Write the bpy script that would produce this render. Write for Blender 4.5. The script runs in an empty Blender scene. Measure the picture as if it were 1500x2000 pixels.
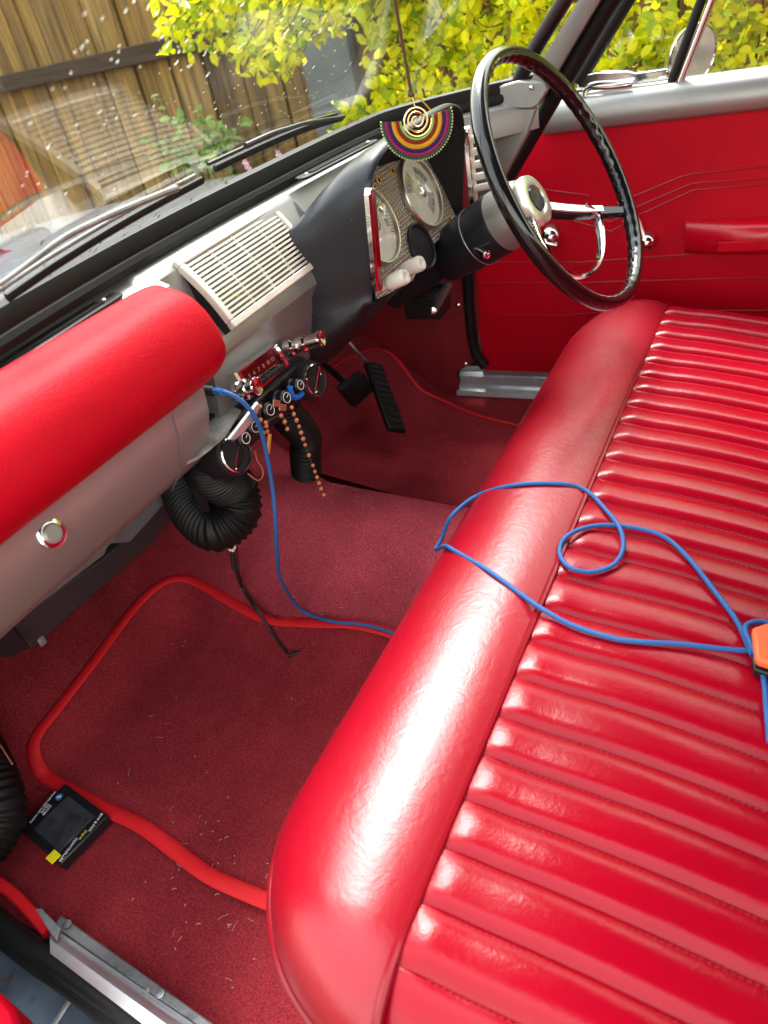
import bpy, bmesh, math, random
import numpy as np
from mathutils import Vector, Matrix, noise as mnoise
random.seed(7)
rng = np.random.default_rng(7)
R_ = math.radians
scene = bpy.context.scene
COL = scene.collection

# ------------------------------------------------------------------ camera
CR = np.array([[0.42666444, -0.88601857, -0.18146224],
               [-0.58469742, -0.11715469, -0.80274759],
               [0.68999013, 0.44860436, -0.56803852]])     # world -> (right, down, forward)
CAM = np.array([0.0, 0.0, 0.90]); FPX = 1440.0
cd = bpy.data.cameras.new('camera'); cam = bpy.data.objects.new('camera', cd); COL.objects.link(cam)
cam.matrix_world = Matrix(((CR[0][0], -CR[1][0], -CR[2][0], CAM[0]),
                           (CR[0][1], -CR[1][1], -CR[2][1], CAM[1]),
                           (CR[0][2], -CR[1][2], -CR[2][2], CAM[2]), (0, 0, 0, 1)))
cd.sensor_fit = 'VERTICAL'; cd.sensor_height = 24.0; cd.lens = FPX / 2000 * 24.0
cd.dof.use_dof = True; cd.dof.focus_distance = 1.05; cd.dof.aperture_fstop = 3.4
cd.clip_start = 0.02; cd.clip_end = 200
scene.camera = cam

# ------------------------------------------------------------------ light
world = bpy.data.worlds.new('World'); scene.world = world; world.use_nodes = True
wn = world.node_tree.nodes; wl = world.node_tree.links
bg = wn['Background']
sky = wn.new('ShaderNodeTexSky'); sky.sky_type = 'NISHITA'; sky.sun_disc = False
sky.sun_elevation = R_(57); sky.sun_rotation = R_(66)
sky.air_density = 3.0; sky.dust_density = 2.2; sky.ozone_density = 1.0
hs = wn.new('ShaderNodeHueSaturation'); hs.inputs['Saturation'].default_value = 0.25
wl.new(sky.outputs[0], hs.inputs['Color']); wl.new(hs.outputs[0], bg.inputs[0])
bg.inputs[1].default_value = 0.15
sd = bpy.data.lights.new('sun', 'SUN'); sd.energy = 1.5; sd.angle = R_(24); sd.color = (1, .97, .92)
sun = bpy.data.objects.new('sun', sd); COL.objects.link(sun)
sun.rotation_euler = Vector((-0.50, -0.22, -0.84)).to_track_quat('-Z', 'Y').to_euler()
sun.location = (3, 1.3, 5)
vs = scene.view_settings
vs.view_transform = 'Standard'; vs.look = 'None'; vs.gamma = 1; vs.use_curve_mapping = False
vs.exposure = 2.3
scene.cycles.max_bounces = 10; scene.cycles.transparent_max_bounces = 24
scene.cycles.use_denoising = True

# ------------------------------------------------------------------ helpers
def ray(u, v):
    c = np.array([u - 750.0, v - 1000.0, FPX]); w = CR.T @ c
    return w / np.linalg.norm(w)
def at(u, v, k, val):
    i = 'xyz'.index(k); r = ray(u, v); return CAM + (val - CAM[i]) / r[i] * r
def atp(u, v, P, n):
    r = ray(u, v); return CAM + np.dot(np.array(P) - CAM, n) / np.dot(r, n) * r
def march(u, v, fn, t0=.3, t1=4.0, n=600):
    """first point along the view ray where fn(point) goes from + to -"""
    r = ray(u, v); prev = None
    for t in np.linspace(t0, t1, n):
        f = fn(CAM + t * r)
        if f <= 0:
            if prev is None: return CAM + t * r
            a, b = prev, t
            for _ in range(30):
                m = (a + b) / 2
                if fn(CAM + m * r) > 0: a = m
                else: b = m
            return CAM + b * r
        prev = t
    return CAM + t1 * r
def N(v):
    v = np.array(v, float); return v / np.linalg.norm(v)
def spline(pts, per=8, closed=False):
    p = [np.array(q, float) for q in pts]; n = len(p); out = []
    segs = n if closed else n - 1
    for i in range(segs):
        if closed: a, b, c, d = p[i-1], p[i], p[(i+1) % n], p[(i+2) % n]
        else: a, b, c, d = p[max(i-1, 0)], p[i], p[i+1], p[min(i+2, n-1)]
        for k in range(per):
            t = k / per
            out.append(.5*((2*b)+(c-a)*t+(2*a-5*b+4*c-d)*t*t+(3*b-a-3*c+d)*t**3))
    if not closed: out.append(p[-1])
    return out

class MB:
    def __init__(s): s.v = []; s.f = []
    def add(s, vs, fs):
        o = len(s.v); s.v += [tuple(map(float, q)) for q in vs]; s.f += [tuple(i + o for i in f) for f in fs]; return s
    def grid(s, rows, close_u=False, close_v=False):
        nr, nc = len(rows), len(rows[0]); vs_ = [q for r in rows for q in r]; fs = []
        for i in range(nr if close_v else nr - 1):
            for j in range(nc if close_u else nc - 1):
                a, b = i*nc+j, i*nc+(j+1) % nc; i2 = (i+1) % nr
                fs.append((a, b, i2*nc+(j+1) % nc, i2*nc+j))
        return s.add(vs_, fs)
    def loft(s, rings, cap0=True, cap1=True):
        n = len(rings[0]); o = len(s.v); s.grid(rings, close_u=True)
        if cap0: s.f.append(tuple(o + i for i in range(n))[::-1])
        if cap1: s.f.append(tuple(o + (len(rings)-1)*n + i for i in range(n)))
        return s
    def tube(s, pts, r, n=10, closed=False, flat=1.0, up=None):
        p = [np.array(q, float) for q in pts]; m = len(p); rings = []
        t0 = N(p[1]-p[0]); ref = np.array([0, 0, 1.]) if abs(t0[2]) < .9 else np.array([1., 0, 0])
        if up is not None: ref = np.array(up, float)
        nx = N(np.cross(t0, ref))
        for i in range(m):
            if closed: t = N(p[(i+1) % m] - p[i-1])
            else: t = N(p[min(i+1, m-1)] - p[max(i-1, 0)])
            if up is not None: nx = N(np.cross(t, ref))
            else: nx = N(nx - t*np.dot(nx, t))
            ny = np.cross(nx, t); rr = r(i/(m-1)) if callable(r) else r
            rings.append([p[i] + rr*(math.cos(a)*nx + flat*math.sin(a)*ny) for a in [2*math.pi*k/n for k in range(n)]])
        if closed:
            return s.grid(rings, close_u=True, close_v=True)
        return s.loft(rings)
    def lathe(s, prof, P, ax, n=28, caps=True):
        """prof: list of (radius, distance along ax)"""
        ax = N(ax); ref = np.array([0, 0, 1.]) if abs(ax[2]) < .9 else np.array([1., 0, 0])
        e1 = N(np.cross(ax, ref)); e2 = np.cross(ax, e1); P = np.array(P, float)
        rings = [[P + d*ax + max(r, 1e-4)*(math.cos(2*math.pi*k/n)*e1 + math.sin(2*math.pi*k/n)*e2) for k in range(n)] for r, d in prof]
        return s.loft(rings, caps, caps)
    def box(s, c, sz, ex=(1, 0, 0), ey=(0, 1, 0), ez=None):
        c = np.array(c, float); ex = N(ex); ey = N(ey); ez = N(np.cross(ex, ey)) if ez is None else N(ez)
        vs_ = [c + ex*sz[0]*a/2 + ey*sz[1]*b/2 + ez*sz[2]*d/2 for d in (-1, 1) for a, b in ((-1, -1), (1, -1), (1, 1), (-1, 1))]
        return s.add(vs_, [(3, 2, 1, 0), (4, 5, 6, 7), (0, 1, 5, 4), (1, 2, 6, 5), (2, 3, 7, 6), (3, 0, 4, 7)])
    def prism(s, poly, off):
        off = np.array(off, float); p = [np.array(q, float) for q in poly]
        return s.loft([p, [q + off for q in p]])
    def sphere(s, c, r, n=10, m=6, sc=(1, 1, 1)):
        rings = [[np.array(c) + np.array([r*sc[0]*math.sin(t)*math.cos(2*math.pi*k/n), r*sc[1]*math.sin(t)*math.sin(2*math.pi*k/n), r*sc[2]*math.cos(t)]) for k in range(n)]
                 for t in [math.pi*(i+.02)/(m+.04) if i else .03 for i in range(m)] + [math.pi-.03]]
        return s.loft(rings)
    def build(s, name, mat, parent=None, bevel=0, smooth=True, angle=38, sub=0, seg=2):
        me = bpy.data.meshes.new(name); off = np.zeros(3); q = parent
        while q is not None: off += np.array(q.location); q = q.parent
        me.from_pydata([tuple(np.array(v) - off) for v in s.v], [], s.f); me.update()
        bm = bmesh.new(); bm.from_mesh(me)
        bmesh.ops.recalc_face_normals(bm, faces=bm.faces); bm.to_mesh(me); bm.free()
        if smooth:
            me.polygons.foreach_set('use_smooth', [True]*len(me.polygons))
            if not sub: me.set_sharp_from_angle(angle=R_(angle))
        if mat: me.materials.append(mat)
        o = bpy.data.objects.new(name, me); COL.objects.link(o)
        if parent: o.parent = parent
        if bevel:
            b = o.modifiers.new('bevel', 'BEVEL'); b.width = bevel; b.segments = seg; b.limit_method = 'ANGLE'; b.angle_limit = R_(40); b.harden_normals = False
        if sub:
            m = o.modifiers.new('sub', 'SUBSURF'); m.levels = sub; m.render_levels = sub
        return o

def tag(o, label, cat, group=None, kind=None):
    o['label'] = label; o['category'] = cat
    if group: o['group'] = group
    if kind: o['kind'] = kind
    return o
def thing(name, loc, label, cat, group=None):
    o = bpy.data.objects.new(name, None); COL.objects.link(o); o.location = tuple(map(float, loc)); o.empty_display_size = .05
    return tag(o, label, cat, group)
def text_mesh(txt, size, P, ex, ey, mat, name, parent, depth=.0003, align='CENTER'):
    cu = bpy.data.curves.new(name, 'FONT'); cu.body = txt; cu.size = size; cu.extrude = depth; cu.align_x = align; cu.align_y = 'CENTER'
    t = bpy.data.objects.new(name+'_tmp', cu); COL.objects.link(t)
    dg = bpy.context.evaluated_depsgraph_get(); me = bpy.data.meshes.new_from_object(t.evaluated_get(dg))
    bpy.data.objects.remove(t); me.name = name
    ex = N(ex); ey = N(ey); ez = np.cross(ex, ey); off = np.zeros(3); q = parent
    while q is not None: off += np.array(q.location); q = q.parent
    M = Matrix(((ex[0], ey[0], ez[0], P[0]-off[0]), (ex[1], ey[1], ez[1], P[1]-off[1]), (ex[2], ey[2], ez[2], P[2]-off[2]), (0, 0, 0, 1)))
    me.transform(M); me.materials.clear(); me.materials.append(mat)
    o = bpy.data.objects.new(name, me); COL.objects.link(o); o.parent = parent
    return o

# ------------------------------------------------------------------ materials
def mat(name, col, rough=.5, metal=0., var=.0, vscale=8., bump=0., bscale=60., bdist=.002, coat=0., rvar=0., spec=.5,
        col2=None, detail=4., sheen=0., stretch=None, trans=0., ior=1.45, speck=None, speck_s=300., speck_t=.66, patch=0., pscale=7.):
    m = bpy.data.materials.new(name); m.use_nodes = True; nt = m.node_tree; p = nt.nodes['Principled BSDF']
    p.inputs['Base Color'].default_value = (*col, 1); p.inputs['Roughness'].default_value = rough
    p.inputs['Metallic'].default_value = metal; p.inputs['Specular IOR Level'].default_value = spec
    p.inputs['IOR'].default_value = ior
    if trans: p.inputs['Transmission Weight'].default_value = trans
    if coat: p.inputs['Coat Weight'].default_value = coat; p.inputs['Coat Roughness'].default_value = .12
    if sheen: p.inputs['Sheen Weight'].default_value = sheen; p.inputs['Sheen Roughness'].default_value = .5
    tc = nt.nodes.new('ShaderNodeTexCoord'); src = tc.outputs['Object']
    if stretch:
        mp = nt.nodes.new('ShaderNodeMapping'); mp.inputs['Scale'].default_value = stretch
        nt.links.new(src, mp.inputs[0]); src = mp.outputs[0]
    last = None
    if var or col2 or rvar:
        nz = nt.nodes.new('ShaderNodeTexNoise'); nz.inputs['Scale'].default_value = vscale; nz.inputs['Detail'].default_value = detail
        nt.links.new(src, nz.inputs['Vector'])
        rp = nt.nodes.new('ShaderNodeMapRange'); rp.inputs[1].default_value = .3; rp.inputs[2].default_value = .7
        nt.links.new(nz.outputs[0], rp.inputs[0])
        if var or col2:
            mx = nt.nodes.new('ShaderNodeMix'); mx.data_type = 'RGBA'
            c2 = col2 if col2 else tuple(c*(1-var) for c in col); c1 = col if col2 else tuple(min(1, c*(1+var)) for c in col)
            mx.inputs[6].default_value = (*c1, 1); mx.inputs[7].default_value = (*c2, 1)
            nt.links.new(rp.outputs[0], mx.inputs[0]); last = mx.outputs[2]
        if rvar:
            r2 = nt.nodes.new('ShaderNodeMapRange'); r2.inputs[3].default_value = max(.02, rough-rvar); r2.inputs[4].default_value = rough+rvar
            nt.links.new(rp.outputs[0], r2.inputs[0]); nt.links.new(r2.outputs[0], p.inputs['Roughness'])
    if speck:
        nz = nt.nodes.new('ShaderNodeTexNoise'); nz.inputs['Scale'].default_value = speck_s; nz.inputs['Detail'].default_value = 2
        nt.links.new(src, nz.inputs['Vector'])
        r3 = nt.nodes.new('ShaderNodeMapRange'); r3.inputs[1].default_value = speck_t; r3.inputs[2].default_value = speck_t+.06
        nt.links.new(nz.outputs[0], r3.inputs[0])
        mx = nt.nodes.new('ShaderNodeMix'); mx.data_type = 'RGBA'; mx.inputs[6].default_value = (*col, 1)
        if last: nt.links.new(last, mx.inputs[6])
        mx.inputs[7].default_value = (*speck, 1); nt.links.new(r3.outputs[0], mx.inputs[0]); last = mx.outputs[2]
    if patch:
        nz = nt.nodes.new('ShaderNodeTexNoise'); nz.inputs['Scale'].default_value = pscale; nz.inputs['Detail'].default_value = 5; nz.inputs['Roughness'].default_value = .6
        nt.links.new(src, nz.inputs['Vector'])
        r4 = nt.nodes.new('ShaderNodeMapRange'); r4.inputs[1].default_value = .32; r4.inputs[2].default_value = .68; r4.inputs[3].default_value = 1-patch; r4.inputs[4].default_value = 1+patch
        nt.links.new(nz.outputs[0], r4.inputs[0]); mx = nt.nodes.new('ShaderNodeMix'); mx.data_type = 'RGBA'; mx.blend_type = 'MULTIPLY'; mx.inputs[0].default_value = 1
        mx.inputs[6].default_value = (*col, 1)
        if last: nt.links.new(last, mx.inputs[6])
        nt.links.new(r4.outputs[0], mx.inputs[7]); last = mx.outputs[2]
    if last: nt.links.new(last, p.inputs['Base Color'])
    if bump:
        nz = nt.nodes.new('ShaderNodeTexNoise'); nz.inputs['Scale'].default_value = bscale; nz.inputs['Detail'].default_value = 6
        nt.links.new(src, nz.inputs['Vector'])
        b = nt.nodes.new('ShaderNodeBump'); b.inputs['Strength'].default_value = bump; b.inputs['Distance'].default_value = bdist
        nt.links.new(nz.outputs[0], b.inputs['Height']); nt.links.new(b.outputs[0], p.inputs['Normal'])
    return m

def leather(name, col, rough=.33, grain=.25, wrinkle=.35, sp=.8):
    m = mat(name, col, rough, var=.10, vscale=6, rvar=.05, spec=sp); nt = m.node_tree; p = nt.nodes['Principled BSDF']
    tc = nt.nodes.new('ShaderNodeTexCoord')
    vo = nt.nodes.new('ShaderNodeTexVoronoi'); vo.inputs['Scale'].default_value = 420
    nz = nt.nodes.new('ShaderNodeTexNoise'); nz.inputs['Scale'].default_value = 44; nz.inputs['Detail'].default_value = 9; nz.inputs['Distortion'].default_value = 2.0
    nt.links.new(tc.outputs['Object'], vo.inputs['Vector']); nt.links.new(tc.outputs['Object'], nz.inputs['Vector'])
    b1 = nt.nodes.new('ShaderNodeBump'); b1.inputs['Strength'].default_value = wrinkle; b1.inputs['Distance'].default_value = .004
    b2 = nt.nodes.new('ShaderNodeBump'); b2.inputs['Strength'].default_value = grain; b2.inputs['Distance'].default_value = .0006
    nt.links.new(nz.outputs[0], b1.inputs['Height']); nt.links.new(vo.outputs[0], b2.inputs['Height'])
    nt.links.new(b1.outputs[0], b2.inputs['Normal']); nt.links.new(b2.outputs[0], p.inputs['Normal'])
    return m

M_seat = leather('red_vinyl', (.29, .0006, .010), .25, .14, .08, .36)
M_roll = leather('roll_red_vinyl', (.29, .0006, .010), .36, .16, .14, .62); M_roll.node_tree.nodes['Principled BSDF'].inputs['Coat Weight'].default_value = .2; M_roll.node_tree.nodes['Principled BSDF'].inputs['Coat Roughness'].default_value = .3
M_pad = leather('pad_red_vinyl', (.42, .001, .010), .55, .35, .10, .15)
M_door = leather('door_red_vinyl', (.52, .001, .014), .45, .25, .16, .15)
M_bead = mat('welt_red', (.36, .012, .018), .25)
M_pipe = mat('piping_red', (.22, .004, .010), .25)
M_carpet = mat('carpet', (.235, .019, .026), .95, var=.36, vscale=420, detail=2, patch=.22, pscale=6, bump=.9, bscale=520, bdist=.004, sheen=.0, spec=.1, speck=(.42, .10, .12), speck_s=700, speck_t=.62)
M_mat = mat('carpet_mat', (.27, .022, .030), .95, var=.36, vscale=420, detail=2, patch=.22, pscale=6, bump=.9, bscale=480, bdist=.004, sheen=.0, spec=.1, speck=(.38, .09, .11), speck_s=700, speck_t=.62)
M_bind = mat('mat_binding', (.62, .006, .012), .6, bump=.4, bscale=400)
M_silver = mat('silver_paint', (.33, .33, .315), .40, .6, var=.07, vscale=9, bump=.05, bscale=150, rvar=.06)
M_grey = mat('undertray_grey', (.12, .12, .12), .55, var=.2, vscale=12)
M_rubber = mat('black_rubber', (.007, .007, .0075), .5, var=.2, vscale=15, bump=.1, bscale=90, spec=.3)
M_black = mat('black_plastic', (.010, .010, .012), .38, var=.2, vscale=20, rvar=.08)
M_matte = mat('matte_black', (.006, .006, .006), .8)
M_hood = mat('binnacle_paint', (.014, .0165, .021), .36, .2, var=.22, vscale=14, bump=.12, bscale=70, rvar=.1, speck=(.2, .2, .2), speck_s=240, speck_t=.74)
M_wheel = mat('wheel_black', (.006, .006, .007), .16, coat=.6, rvar=.05, vscale=30)
M_chrome = mat('chrome', (.78, .77, .76), .09, 1., rvar=.05, vscale=30)
M_alu = mat('aluminium', (.62, .64, .66), .42, .8, var=.15, vscale=20, rvar=.12, bump=.1, bscale=200)
M_dirtyalu = mat('dirty_aluminium', (.34, .35, .36), .5, .8, var=.4, vscale=40, rvar=.15, bump=.2, bscale=180)
M_cream = mat('cream_plastic', (.60, .57, .48), .45, var=.12, vscale=25)
M_white = mat('white_knob', (.72, .69, .60), .3, coat=.3)
M_dial = mat('dial_face', (.72, .70, .60), .6, var=.08, vscale=12)
M_dark = mat('dial_ink', (.03, .03, .03), .6)
M_blue = mat('blue_braid', (.018, .11, .33), .55, var=.35, vscale=900, bump=.6, bscale=1200, bdist=.001)
M_plug = mat('plug_black', (.012, .012, .013), .5)
M_orange = mat('orange_plastic', (.85, .14, .04), .45, var=.1, vscale=30)
M_gold = mat('gold_cone', (.75, .50, .04), .35, .6)
M_tray = mat('tray_scuffed', (.40, .40, .37), .45, .25, var=.45, vscale=35, bump=.2, bscale=120)
M_cone = mat('speaker_cone', (.10, .10, .10), .7)
M_red = mat('red_paint', (.50, .004, .012), .3)
M_redreflect = mat('red_reflection', (.20, .004, .006), .15)  # plain red standing in for a red reflection
M_bead_o = mat('clay_bead', (.52, .17, .08), .6, var=.15, vscale=200)
M_gauge = mat('gauge_glass', (1, 1, 1), .02, trans=1.0, ior=1.1)
M_skyb = mat('bonnet_paint', (.10, .12, .15), .22, .3, coat=.5, bump=.5, bscale=160, bdist=.004, var=.2, vscale=20)
M_jamb = mat('jamb_paint', (.10, .13, .17), .35, .3, var=.5, vscale=12, speck=(.10, .04, .02), speck_s=22, speck_t=.66, rvar=.1)
M_fabric_roof = mat('headliner', (.055, .045, .04), .95, spec=.1)
M_clearplug = mat('white_plastic', (.8, .8, .78), .4)
M_wood = mat('tag_wood', (.55, .25, .05), .5)
M_yellow = mat('yellow_sticker', (.85, .70, .01), .5)
M_screen = mat('lcd_screen', (.035, .038, .044), .25, var=.5, vscale=60, rvar=.15)
M_print = mat('white_print', (.70, .70, .68), .6)
M_printy = mat('yellow_print', (.55, .55, .10), .6)
M_bluebadge = mat('blue_badge', (.04, .15, .45), .4)
M_lint = mat('lint', (.38, .24, .20), .9)

# engine-turned gauge plate
M_plate = mat('quilted_plate', (.55, .53, .44), .42, .7, rvar=.06, vscale=20); nt = M_plate.node_tree
tc = nt.nodes.new('ShaderNodeTexCoord'); ws = []
for d in ('X', 'Z'):
    w = nt.nodes.new('ShaderNodeTexWave'); w.bands_direction = d; w.wave_profile = 'TRI'; w.inputs['Scale'].default_value = 44 if d == 'X' else 52
    nt.links.new(tc.outputs['Object'], w.inputs['Vector']); ws.append(w)
mm = nt.nodes.new('ShaderNodeMath'); mm.operation = 'MULTIPLY'
nt.links.new(ws[0].outputs['Fac'], mm.inputs[0]); nt.links.new(ws[1].outputs['Fac'], mm.inputs[1])
bb = nt.nodes.new('ShaderNodeBump'); bb.inputs['Strength'].default_value = 1.0; bb.inputs['Distance'].default_value = .006
ck = nt.nodes.new('ShaderNodeTexChecker'); ck.inputs['Scale'].default_value = 230; ck.inputs['Color1'].default_value = (.66, .63, .52, 1); ck.inputs['Color2'].default_value = (.36, .34, .27, 1)
nt.links.new(tc.outputs['Object'], ck.inputs['Vector']); nt.links.new(ck.outputs['Color'], nt.nodes['Principled BSDF'].inputs['Base Color'])
nt.links.new(mm.outputs[0], bb.inputs['Height']); nt.links.new(bb.outputs[0], nt.nodes['Principled BSDF'].inputs['Normal'])

# window glass: transparent sheet with a fresnel reflection
def glass(name, tint=(.97, .98, .97), ior=1.5):
    m = bpy.data.materials.new(name); m.use_nodes = True; nt = m.node_tree; nt.nodes.clear()
    o = nt.nodes.new('ShaderNodeOutputMaterial'); t = nt.nodes.new('ShaderNodeBsdfTransparent'); t.inputs[0].default_value = (*tint, 1)
    g = nt.nodes.new('ShaderNodeBsdfGlossy'); g.inputs['Roughness'].default_value = .03
    x = nt.nodes.new('ShaderNodeMixShader'); f = nt.nodes.new('ShaderNodeLayerWeight'); f.inputs[0].default_value = .5
    # Schlick reflectance of a two-sided pane: facing output is 1-|cos|
    pw = nt.nodes.new('ShaderNodeMath'); pw.operation = 'POWER'; pw.inputs[1].default_value = 5
    ml = nt.nodes.new('ShaderNodeMath'); ml.operation = 'MULTIPLY_ADD'; r0 = 2*((ior-1)/(ior+1))**2; ml.inputs[1].default_value = 1-r0; ml.inputs[2].default_value = r0
    nt.links.new(f.outputs['Facing'], pw.inputs[0]); nt.links.new(pw.outputs[0], ml.inputs[0]); nt.links.new(ml.outputs[0], x.inputs[0]); nt.links.new(t.outputs[0], x.inputs[1]); nt.links.new(g.outputs[0], x.inputs[2]); nt.links.new(x.outputs[0], o.inputs[0])
    return m
M_glass = glass('windscreen_glass', ior=1.6)
M_drop = bpy.data.materials.new('water'); M_drop.use_nodes = True; nt = M_drop.node_tree; nt.nodes.clear()
_o = nt.nodes.new('ShaderNodeOutputMaterial'); _r = nt.nodes.new('ShaderNodeBsdfRefraction'); _r.inputs['Color'].default_value = (.93, .94, .93, 1); _r.inputs['Roughness'].default_value = 0; _r.inputs['IOR'].default_value = 1.33
nt.links.new(_r.outputs[0], _o.inputs[0])

# random-per-leaf foliage and random-per-board timber
def island(name, cols, rough, trans=0.):
    m = bpy.data.materials.new(name); m.use_nodes = True; nt = m.node_tree; p = nt.nodes['Principled BSDF']
    g = nt.nodes.new('ShaderNodeNewGeometry'); r = nt.nodes.new('ShaderNodeValToRGB'); e = r.color_ramp.elements
    while len(e) < len(cols): e.new(.5)
    for i, c in enumerate(cols): e[i].position = i/(len(cols)-1); e[i].color = (*c, 1)
    nt.links.new(g.outputs['Random Per Island'], r.inputs[0]); nt.links.new(r.outputs[0], p.inputs['Base Color']); p.inputs['Roughness'].default_value = rough
    if trans:
        t = nt.nodes.new('ShaderNodeBsdfTranslucent'); nt.links.new(r.outputs[0], t.inputs[0]); x = nt.nodes.new('ShaderNodeMixShader'); x.inputs[0].default_value = trans
        nt.links.new(p.outputs[0], x.inputs[1]); nt.links.new(t.outputs[0], x.inputs[2]); nt.links.new(x.outputs[0], nt.nodes['Material Output'].inputs[0])
    return m, r
M_leaf, _ = island('golden_leaf', [(.22, .36, .006), (.62, .72, .004), (.90, .86, .004), (.97, .88, .006), (.78, .82, .004)], .6, .6)
M_weed, _ = island('weed_leaf', [(.10, .22, .03), (.22, .36, .06), (.32, .42, .10)], .5, .3)
M_twig = mat('twig', (.10, .06, .03), .8, var=.3)
M_board, rb = island('fence_board', [(.12, .062, .010), (.24, .135, .022), (.31, .185, .036), (.17, .095, .018), (.34, .21, .055)], .75)
nt = M_board.node_tree; tc = nt.nodes.new('ShaderNodeTexCoord'); mp = nt.nodes.new('ShaderNodeMapping'); mp.inputs['Scale'].default_value = (14, 14, .9)
nz = nt.nodes.new('ShaderNodeTexNoise'); nz.inputs['Scale'].default_value = 2.2; nz.inputs['Detail'].default_value = 7; nz.inputs['Roughness'].default_value = .65
nt.links.new(tc.outputs['Object'], mp.inputs[0]); nt.links.new(mp.outputs[0], nz.inputs[0])
r2 = nt.nodes.new('ShaderNodeMapRange'); r2.inputs[1].default_value = .35; r2.inputs[2].default_value = .62; r2.inputs[3].default_value = .28; r2.inputs[4].default_value = 1.15
nt.links.new(nz.outputs[0], r2.inputs[0]); mu = nt.nodes.new('ShaderNodeMix'); mu.data_type = 'RGBA'; mu.blend_type = 'MULTIPLY'; mu.inputs[0].default_value = 1
nt.links.new(rb.outputs[0], mu.inputs[6]); nt.links.new(r2.outputs[0], mu.inputs[7]); nt.links.new(mu.outputs[2], nt.nodes['Principled BSDF'].inputs['Base Color'])
M_rail = mat('fence_rail', (.045, .028, .014), .8, var=.4, vscale=6, stretch=(10, 1, 10))
M_post = mat('blue_grey_metal', (.14, .155, .165), .5, .3, var=.35, vscale=3)
M_ground = mat('ground', (.10, .075, .05), .9, var=.4, vscale=3, bump=.5, bscale=30, bdist=.02)

# ------------------------------------------------------------------ outside: ground, fence, hedge
g = MB(); g.add([(-60, -60, -.36), (60, -60, -.36), (60, 60, -.36), (-60, 60, -.36)], [(0, 1, 2, 3)])
o = g.build('ground', M_ground); o['kind'] = 'structure'

FX = 3.2
fence = thing('wooden_fence', (FX, 1.5, -.36), 'weathered brown timber paling fence with one dark horizontal rail behind the windscreen', 'fence')
b = MB(); y = -4.0
while y < 9:
    w = random.uniform(.095, .115); dx = random.uniform(-.012, .012); tilt = random.uniform(-.008, .008)
    b.box((FX+.03+dx, y+w/2, .55), (.018, w-.008, 1.82 + random.uniform(-.03, .03)), ez=(0, tilt, 1)); y += w
b.build('palings', M_board, fence, smooth=False)
MB().box((FX+.055, 2.5, .55), (.01, 13, 1.7)).build('backing_boards', M_rail, fence, smooth=False)
for zc in (.868, .02):
    MB().box((FX-.02, 2.5, zc), (.045, 13, .075)).build('rail', M_rail, fence, bevel=.004)
for yc in (-1.4, 4.6):
    MB().box((FX-.0925, yc, .5), (.095, .10, 1.7)).build('post', M_rail, fence, bevel=.004)
p0 = at(640, 150, 'x', FX-.1)
mp_ = MB(); mp_.box((FX-.10, p0[1]-.02, .4), (.05, .23, 1.52))
tag(mp_.build('metal_post', M_post, bevel=.006), 'broad blue grey metal post standing in front of the timber fence', 'post')

def leaf_mesh(mb, c, d, nrm, L, W):
    d = N(d); s = N(np.cross(d, nrm)); u = np.cross(s, d); c = np.array(c)
    k = len(mb.v)
    P = [c, c+d*L*.28+s*W*.42+u*W*.12, c+d*L*.66+s*W*.42+u*W*.10, c+d*L-u*L*.10, c+d*L*.66-s*W*.42+u*W*.10, c+d*L*.28-s*W*.42+u*W*.12, c+d*L*.28-u*W*.02, c+d*L*.66-u*W*.04]
    mb.v += [tuple(q) for q in P]
    mb.f += [(k, k+1, k+6), (k, k+6, k+5), (k+1, k+2, k+7, k+6), (k+6, k+7, k+4, k+5), (k+2, k+3, k+7), (k+7, k+3, k+4)]
def spray(mb, tw, base, tip, n, L, W, r=.0022):
    base = np.array(base, float); tip = np.array(tip, float); mid = (base+tip)/2 + rng.normal(0, .02, 3)
    pts = spline([base, mid, tip], 5); tw.tube(pts, lambda t: r*(1.2-t), 4)
    for i in range(n):
        t = (i+.4)/n; q = pts[min(len(pts)-1, int(t*len(pts)))]
        ax = N(tip-base); d = N(rng.normal(0, 1, 3) + ax*.7); nr = N(rng.normal(0, .5, 3) + np.array([-.8, -.2, .8]))
        sc = random.uniform(.65, 1.25); leaf_mesh(mb, q, d, nr, L*sc, W*sc)

hedge = thing('hedge', (2.6, .3, -.36), 'bright yellow green leafy hedge growing close along the far side of the car', 'hedge')
lf = MB(); tw = MB()
for i in range(3000):
    yy = random.uniform(-1.1, 1.30) if i < 2200 else random.uniform(-3.2, -1.1); zz = random.uniform(.28, 1.45)
    top = 1.36 - .10*mnoise.noise((yy*3, 0, 0))
    if zz > top: continue
    edge = 1.22 + .14*mnoise.noise((0, zz*4, 3)) + (.30*max(0, zz-.80)) - .25*max(0, .62-zz)
    if yy > edge: continue
    xs = 2.30 + .13*mnoise.noise((yy*3.2, zz*3.2, 1.7)) + abs(random.gauss(0, .09))
    base = np.array([xs+.13, yy+random.uniform(-.03, .03), zz-.05]); tip = np.array([xs-.02, yy+random.uniform(-.06, .06), zz+random.uniform(-.03, .07)])
    spray(lf, tw, base, tip, 12, .038, .025)
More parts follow.
